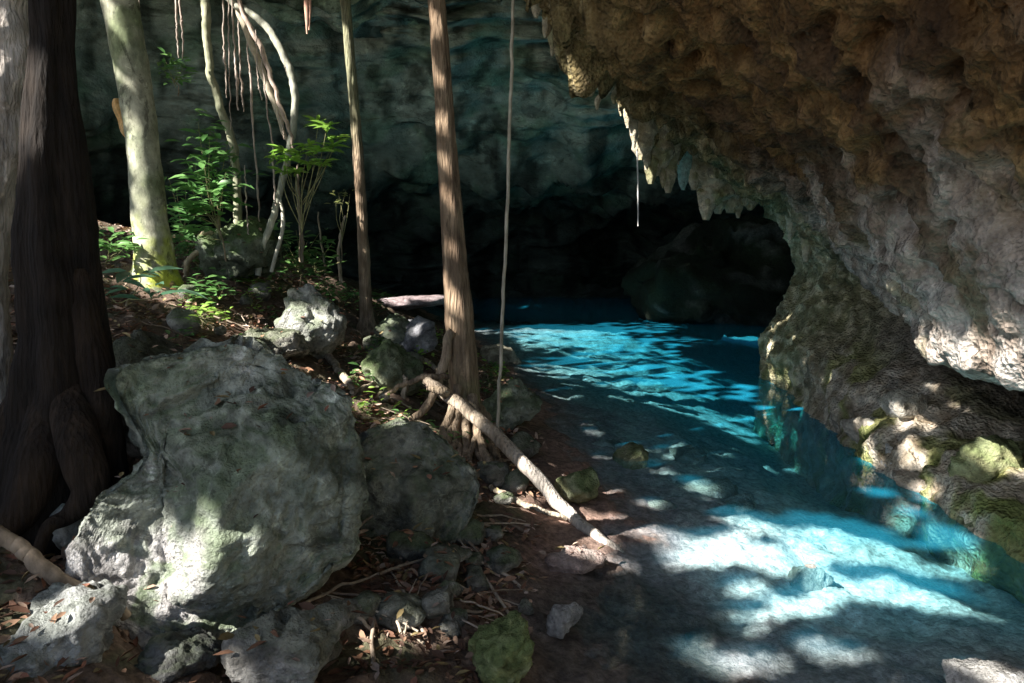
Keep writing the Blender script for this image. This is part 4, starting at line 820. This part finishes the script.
for root, cc_, rad in CROWN:
    n = 5000; v = r.normal(size=(n, 3)); v /= np.linalg.norm(v, axis=1, keepdims=True); P = cc_ + v * (r.uniform(0, 1, n) ** .5 * rad)[:, None] * np.array([1, 1, .5]) + np.array([0, 0, 1.0])  # unseen crowns, thickened to cut sky light, sun gaps left open
    Ln = r.uniform(.2, .32, n); D = v + r.normal(size=(n, 3)) * .5; ok = ~lit_mask(proj(P), Ln * .5 + .05); P, D, Ln = P[ok], D[ok], Ln[ok]
    V, F = leavesG(P, D, np.tile([0, 0, 1.0], (len(P), 1)) + r.normal(size=(len(P), 3)) * .3, Ln, Ln * .5)
    link('crown', V, F, M_CANO, rep(mixc((.05, .10, .025), (.09, .16, .04), r.uniform(0, 1, len(P))), 8), parent=root, origin=cc_)

# ------------------------------------------------------------------ water
WX, WY = GX, GY
dep = np.clip(-(h0(GX, GY) * .65 + GZ * .35), 0, 4) * (1 + .05 * np.clip(GY, 0, 25)) + .05 * sstep(0, .06, -GZ)
Fq = gridF(*GX.shape); kf = (GZ.ravel()[Fq].min(1) < .04) & (np.hypot(GX, GY).ravel()[Fq].max(1) < 32)
Fq = Fq[kf]; used = np.unique(Fq); mapi = np.full(GX.size, -1); mapi[used] = np.arange(len(used))
mw = bpy.data.materials.new('pool_water'); mw.use_nodes = True; nt = mw.node_tree; N = nt.nodes; L = nt.links
for n_ in list(N): N.remove(n_)
out = N.new('ShaderNodeOutputMaterial'); at = N.new('ShaderNodeAttribute'); at.attribute_name = 'Col'
sep = N.new('ShaderNodeSeparateColor'); L.new(at.outputs['Color'], sep.inputs[0])
comb = N.new('ShaderNodeCombineColor')
for i, kx in enumerate((1.15, .17, .045)):                # absorption per metre for red, green, blue
    a1 = N.new('ShaderNodeMath'); a1.operation = 'MULTIPLY'; L.new(sep.outputs[0], a1.inputs[0]); a1.inputs[1].default_value = -kx
    a2 = N.new('ShaderNodeMath'); a2.operation = 'EXPONENT'; L.new(a1.outputs[0], a2.inputs[0]); L.new(a2.outputs[0], comb.inputs[i])
tr = N.new('ShaderNodeBsdfTransparent'); L.new(comb.outputs[0], tr.inputs['Color'])
df = N.new('ShaderNodeBsdfDiffuse'); df.inputs['Color'].default_value = (.02, .42, .68, 1)
a1 = N.new('ShaderNodeMath'); a1.operation = 'MULTIPLY'; L.new(sep.outputs[0], a1.inputs[0]); a1.inputs[1].default_value = -.55
a2 = N.new('ShaderNodeMath'); a2.operation = 'EXPONENT'; L.new(a1.outputs[0], a2.inputs[0])
a3 = N.new('ShaderNodeMath'); a3.operation = 'SUBTRACT'; a3.inputs[0].default_value = 1; L.new(a2.outputs[0], a3.inputs[1])
a4 = N.new('ShaderNodeMath'); a4.operation = 'MULTIPLY'; L.new(a3.outputs[0], a4.inputs[0]); a4.inputs[1].default_value = .75
m1 = N.new('ShaderNodeMixShader'); L.new(a4.outputs[0], m1.inputs[0]); L.new(tr.outputs[0], m1.inputs[1]); L.new(df.outputs[0], m1.inputs[2])
gl = N.new('ShaderNodeBsdfGlossy'); gl.inputs['Roughness'].default_value = .06
# Schlick reflectance, the same from above and below the surface
geo = N.new('ShaderNodeNewGeometry'); dt = N.new('ShaderNodeVectorMath'); dt.operation = 'DOT_PRODUCT'; L.new(geo.outputs['Incoming'], dt.inputs[0])
def mth(op, a_, b_=None):
    n_ = N.new('ShaderNodeMath'); n_.operation = op
    for i_, v_ in enumerate((a_, b_)):
        if v_ is None: continue
        if isinstance(v_, (int, float)): n_.inputs[i_].default_value = v_
        else: L.new(v_, n_.inputs[i_])
    return n_.outputs[0]
fr_ = mth('ADD', mth('MULTIPLY', mth('POWER', mth('MAXIMUM', mth('SUBTRACT', 1, mth('ABSOLUTE', dt.outputs['Value'])), 0), 5), .9), .02)
nz = N.new('ShaderNodeTexNoise'); nz.inputs['Scale'].default_value = 3.5; nz.inputs['Detail'].default_value = 3
tc = N.new('ShaderNodeTexCoord'); L.new(tc.outputs['Object'], nz.inputs['Vector'])
bp = N.new('ShaderNodeBump'); bp.inputs['Strength'].default_value = .12; bp.inputs['Distance'].default_value = .03
L.new(nz.outputs['Fac'], bp.inputs['Height']); L.new(bp.outputs[0], gl.inputs['Normal']); L.new(bp.outputs[0], dt.inputs[1])
m2 = N.new('ShaderNodeMixShader'); L.new(fr_, m2.inputs[0]); L.new(m1.outputs[0], m2.inputs[1]); L.new(gl.outputs[0], m2.inputs[2])
L.new(m2.outputs[0], out.inputs['Surface'])
wv = np.stack([GX, GY, np.zeros_like(GX)], -1).reshape(-1, 3)[used]; dc = np.repeat(dep.ravel()[used][:, None], 3, 1)
tag(link('water', wv, mapi[Fq][:, ::-1], mw, dc), None, None, kind='structure')

# ------------------------------------------------------------------ light, sky, camera
su = bpy.data.lights.new('sun', 'SUN'); su.energy = 5.0; su.angle = math.radians(.4); su.color = (1.0, .95, .88)
so = bpy.data.objects.new('sun', su); COL.objects.link(so); so.rotation_euler = Vector(SD).to_track_quat('Z', 'Y').to_euler()
wd_ = bpy.data.worlds.new('World'); S.world = wd_; wd_.use_nodes = True; nt = wd_.node_tree
sk = nt.nodes.new('ShaderNodeTexSky'); sk.sky_type = 'NISHITA'; sk.sun_disc = False; sk.sun_elevation = ELEV; sk.sun_rotation = AZ % (2 * math.pi)
bg = nt.nodes['Background']; bg.inputs['Strength'].default_value = .05; nt.links.new(sk.outputs[0], bg.inputs['Color'])
cd = bpy.data.cameras.new('camera'); cd.sensor_width = 36; cd.lens = FPX / 1024 * 36; cd.clip_end = 500; cd.clip_start = .05
co = bpy.data.objects.new('camera', cd); COL.objects.link(co); co.location = CAM; co.rotation_euler = (math.pi / 2 - PITCH, 0, 0); S.camera = co
S.view_settings.view_transform = 'Standard'; S.view_settings.look = 'None'; S.view_settings.exposure = 0
S.render.engine = 'CYCLES'
cy_ = S.cycles; cy_.film_exposure = 3.5; cy_.use_denoising = True; cy_.max_bounces = 10; cy_.diffuse_bounces = 4; cy_.transparent_max_bounces = 12; cy_.sample_clamp_indirect = 4
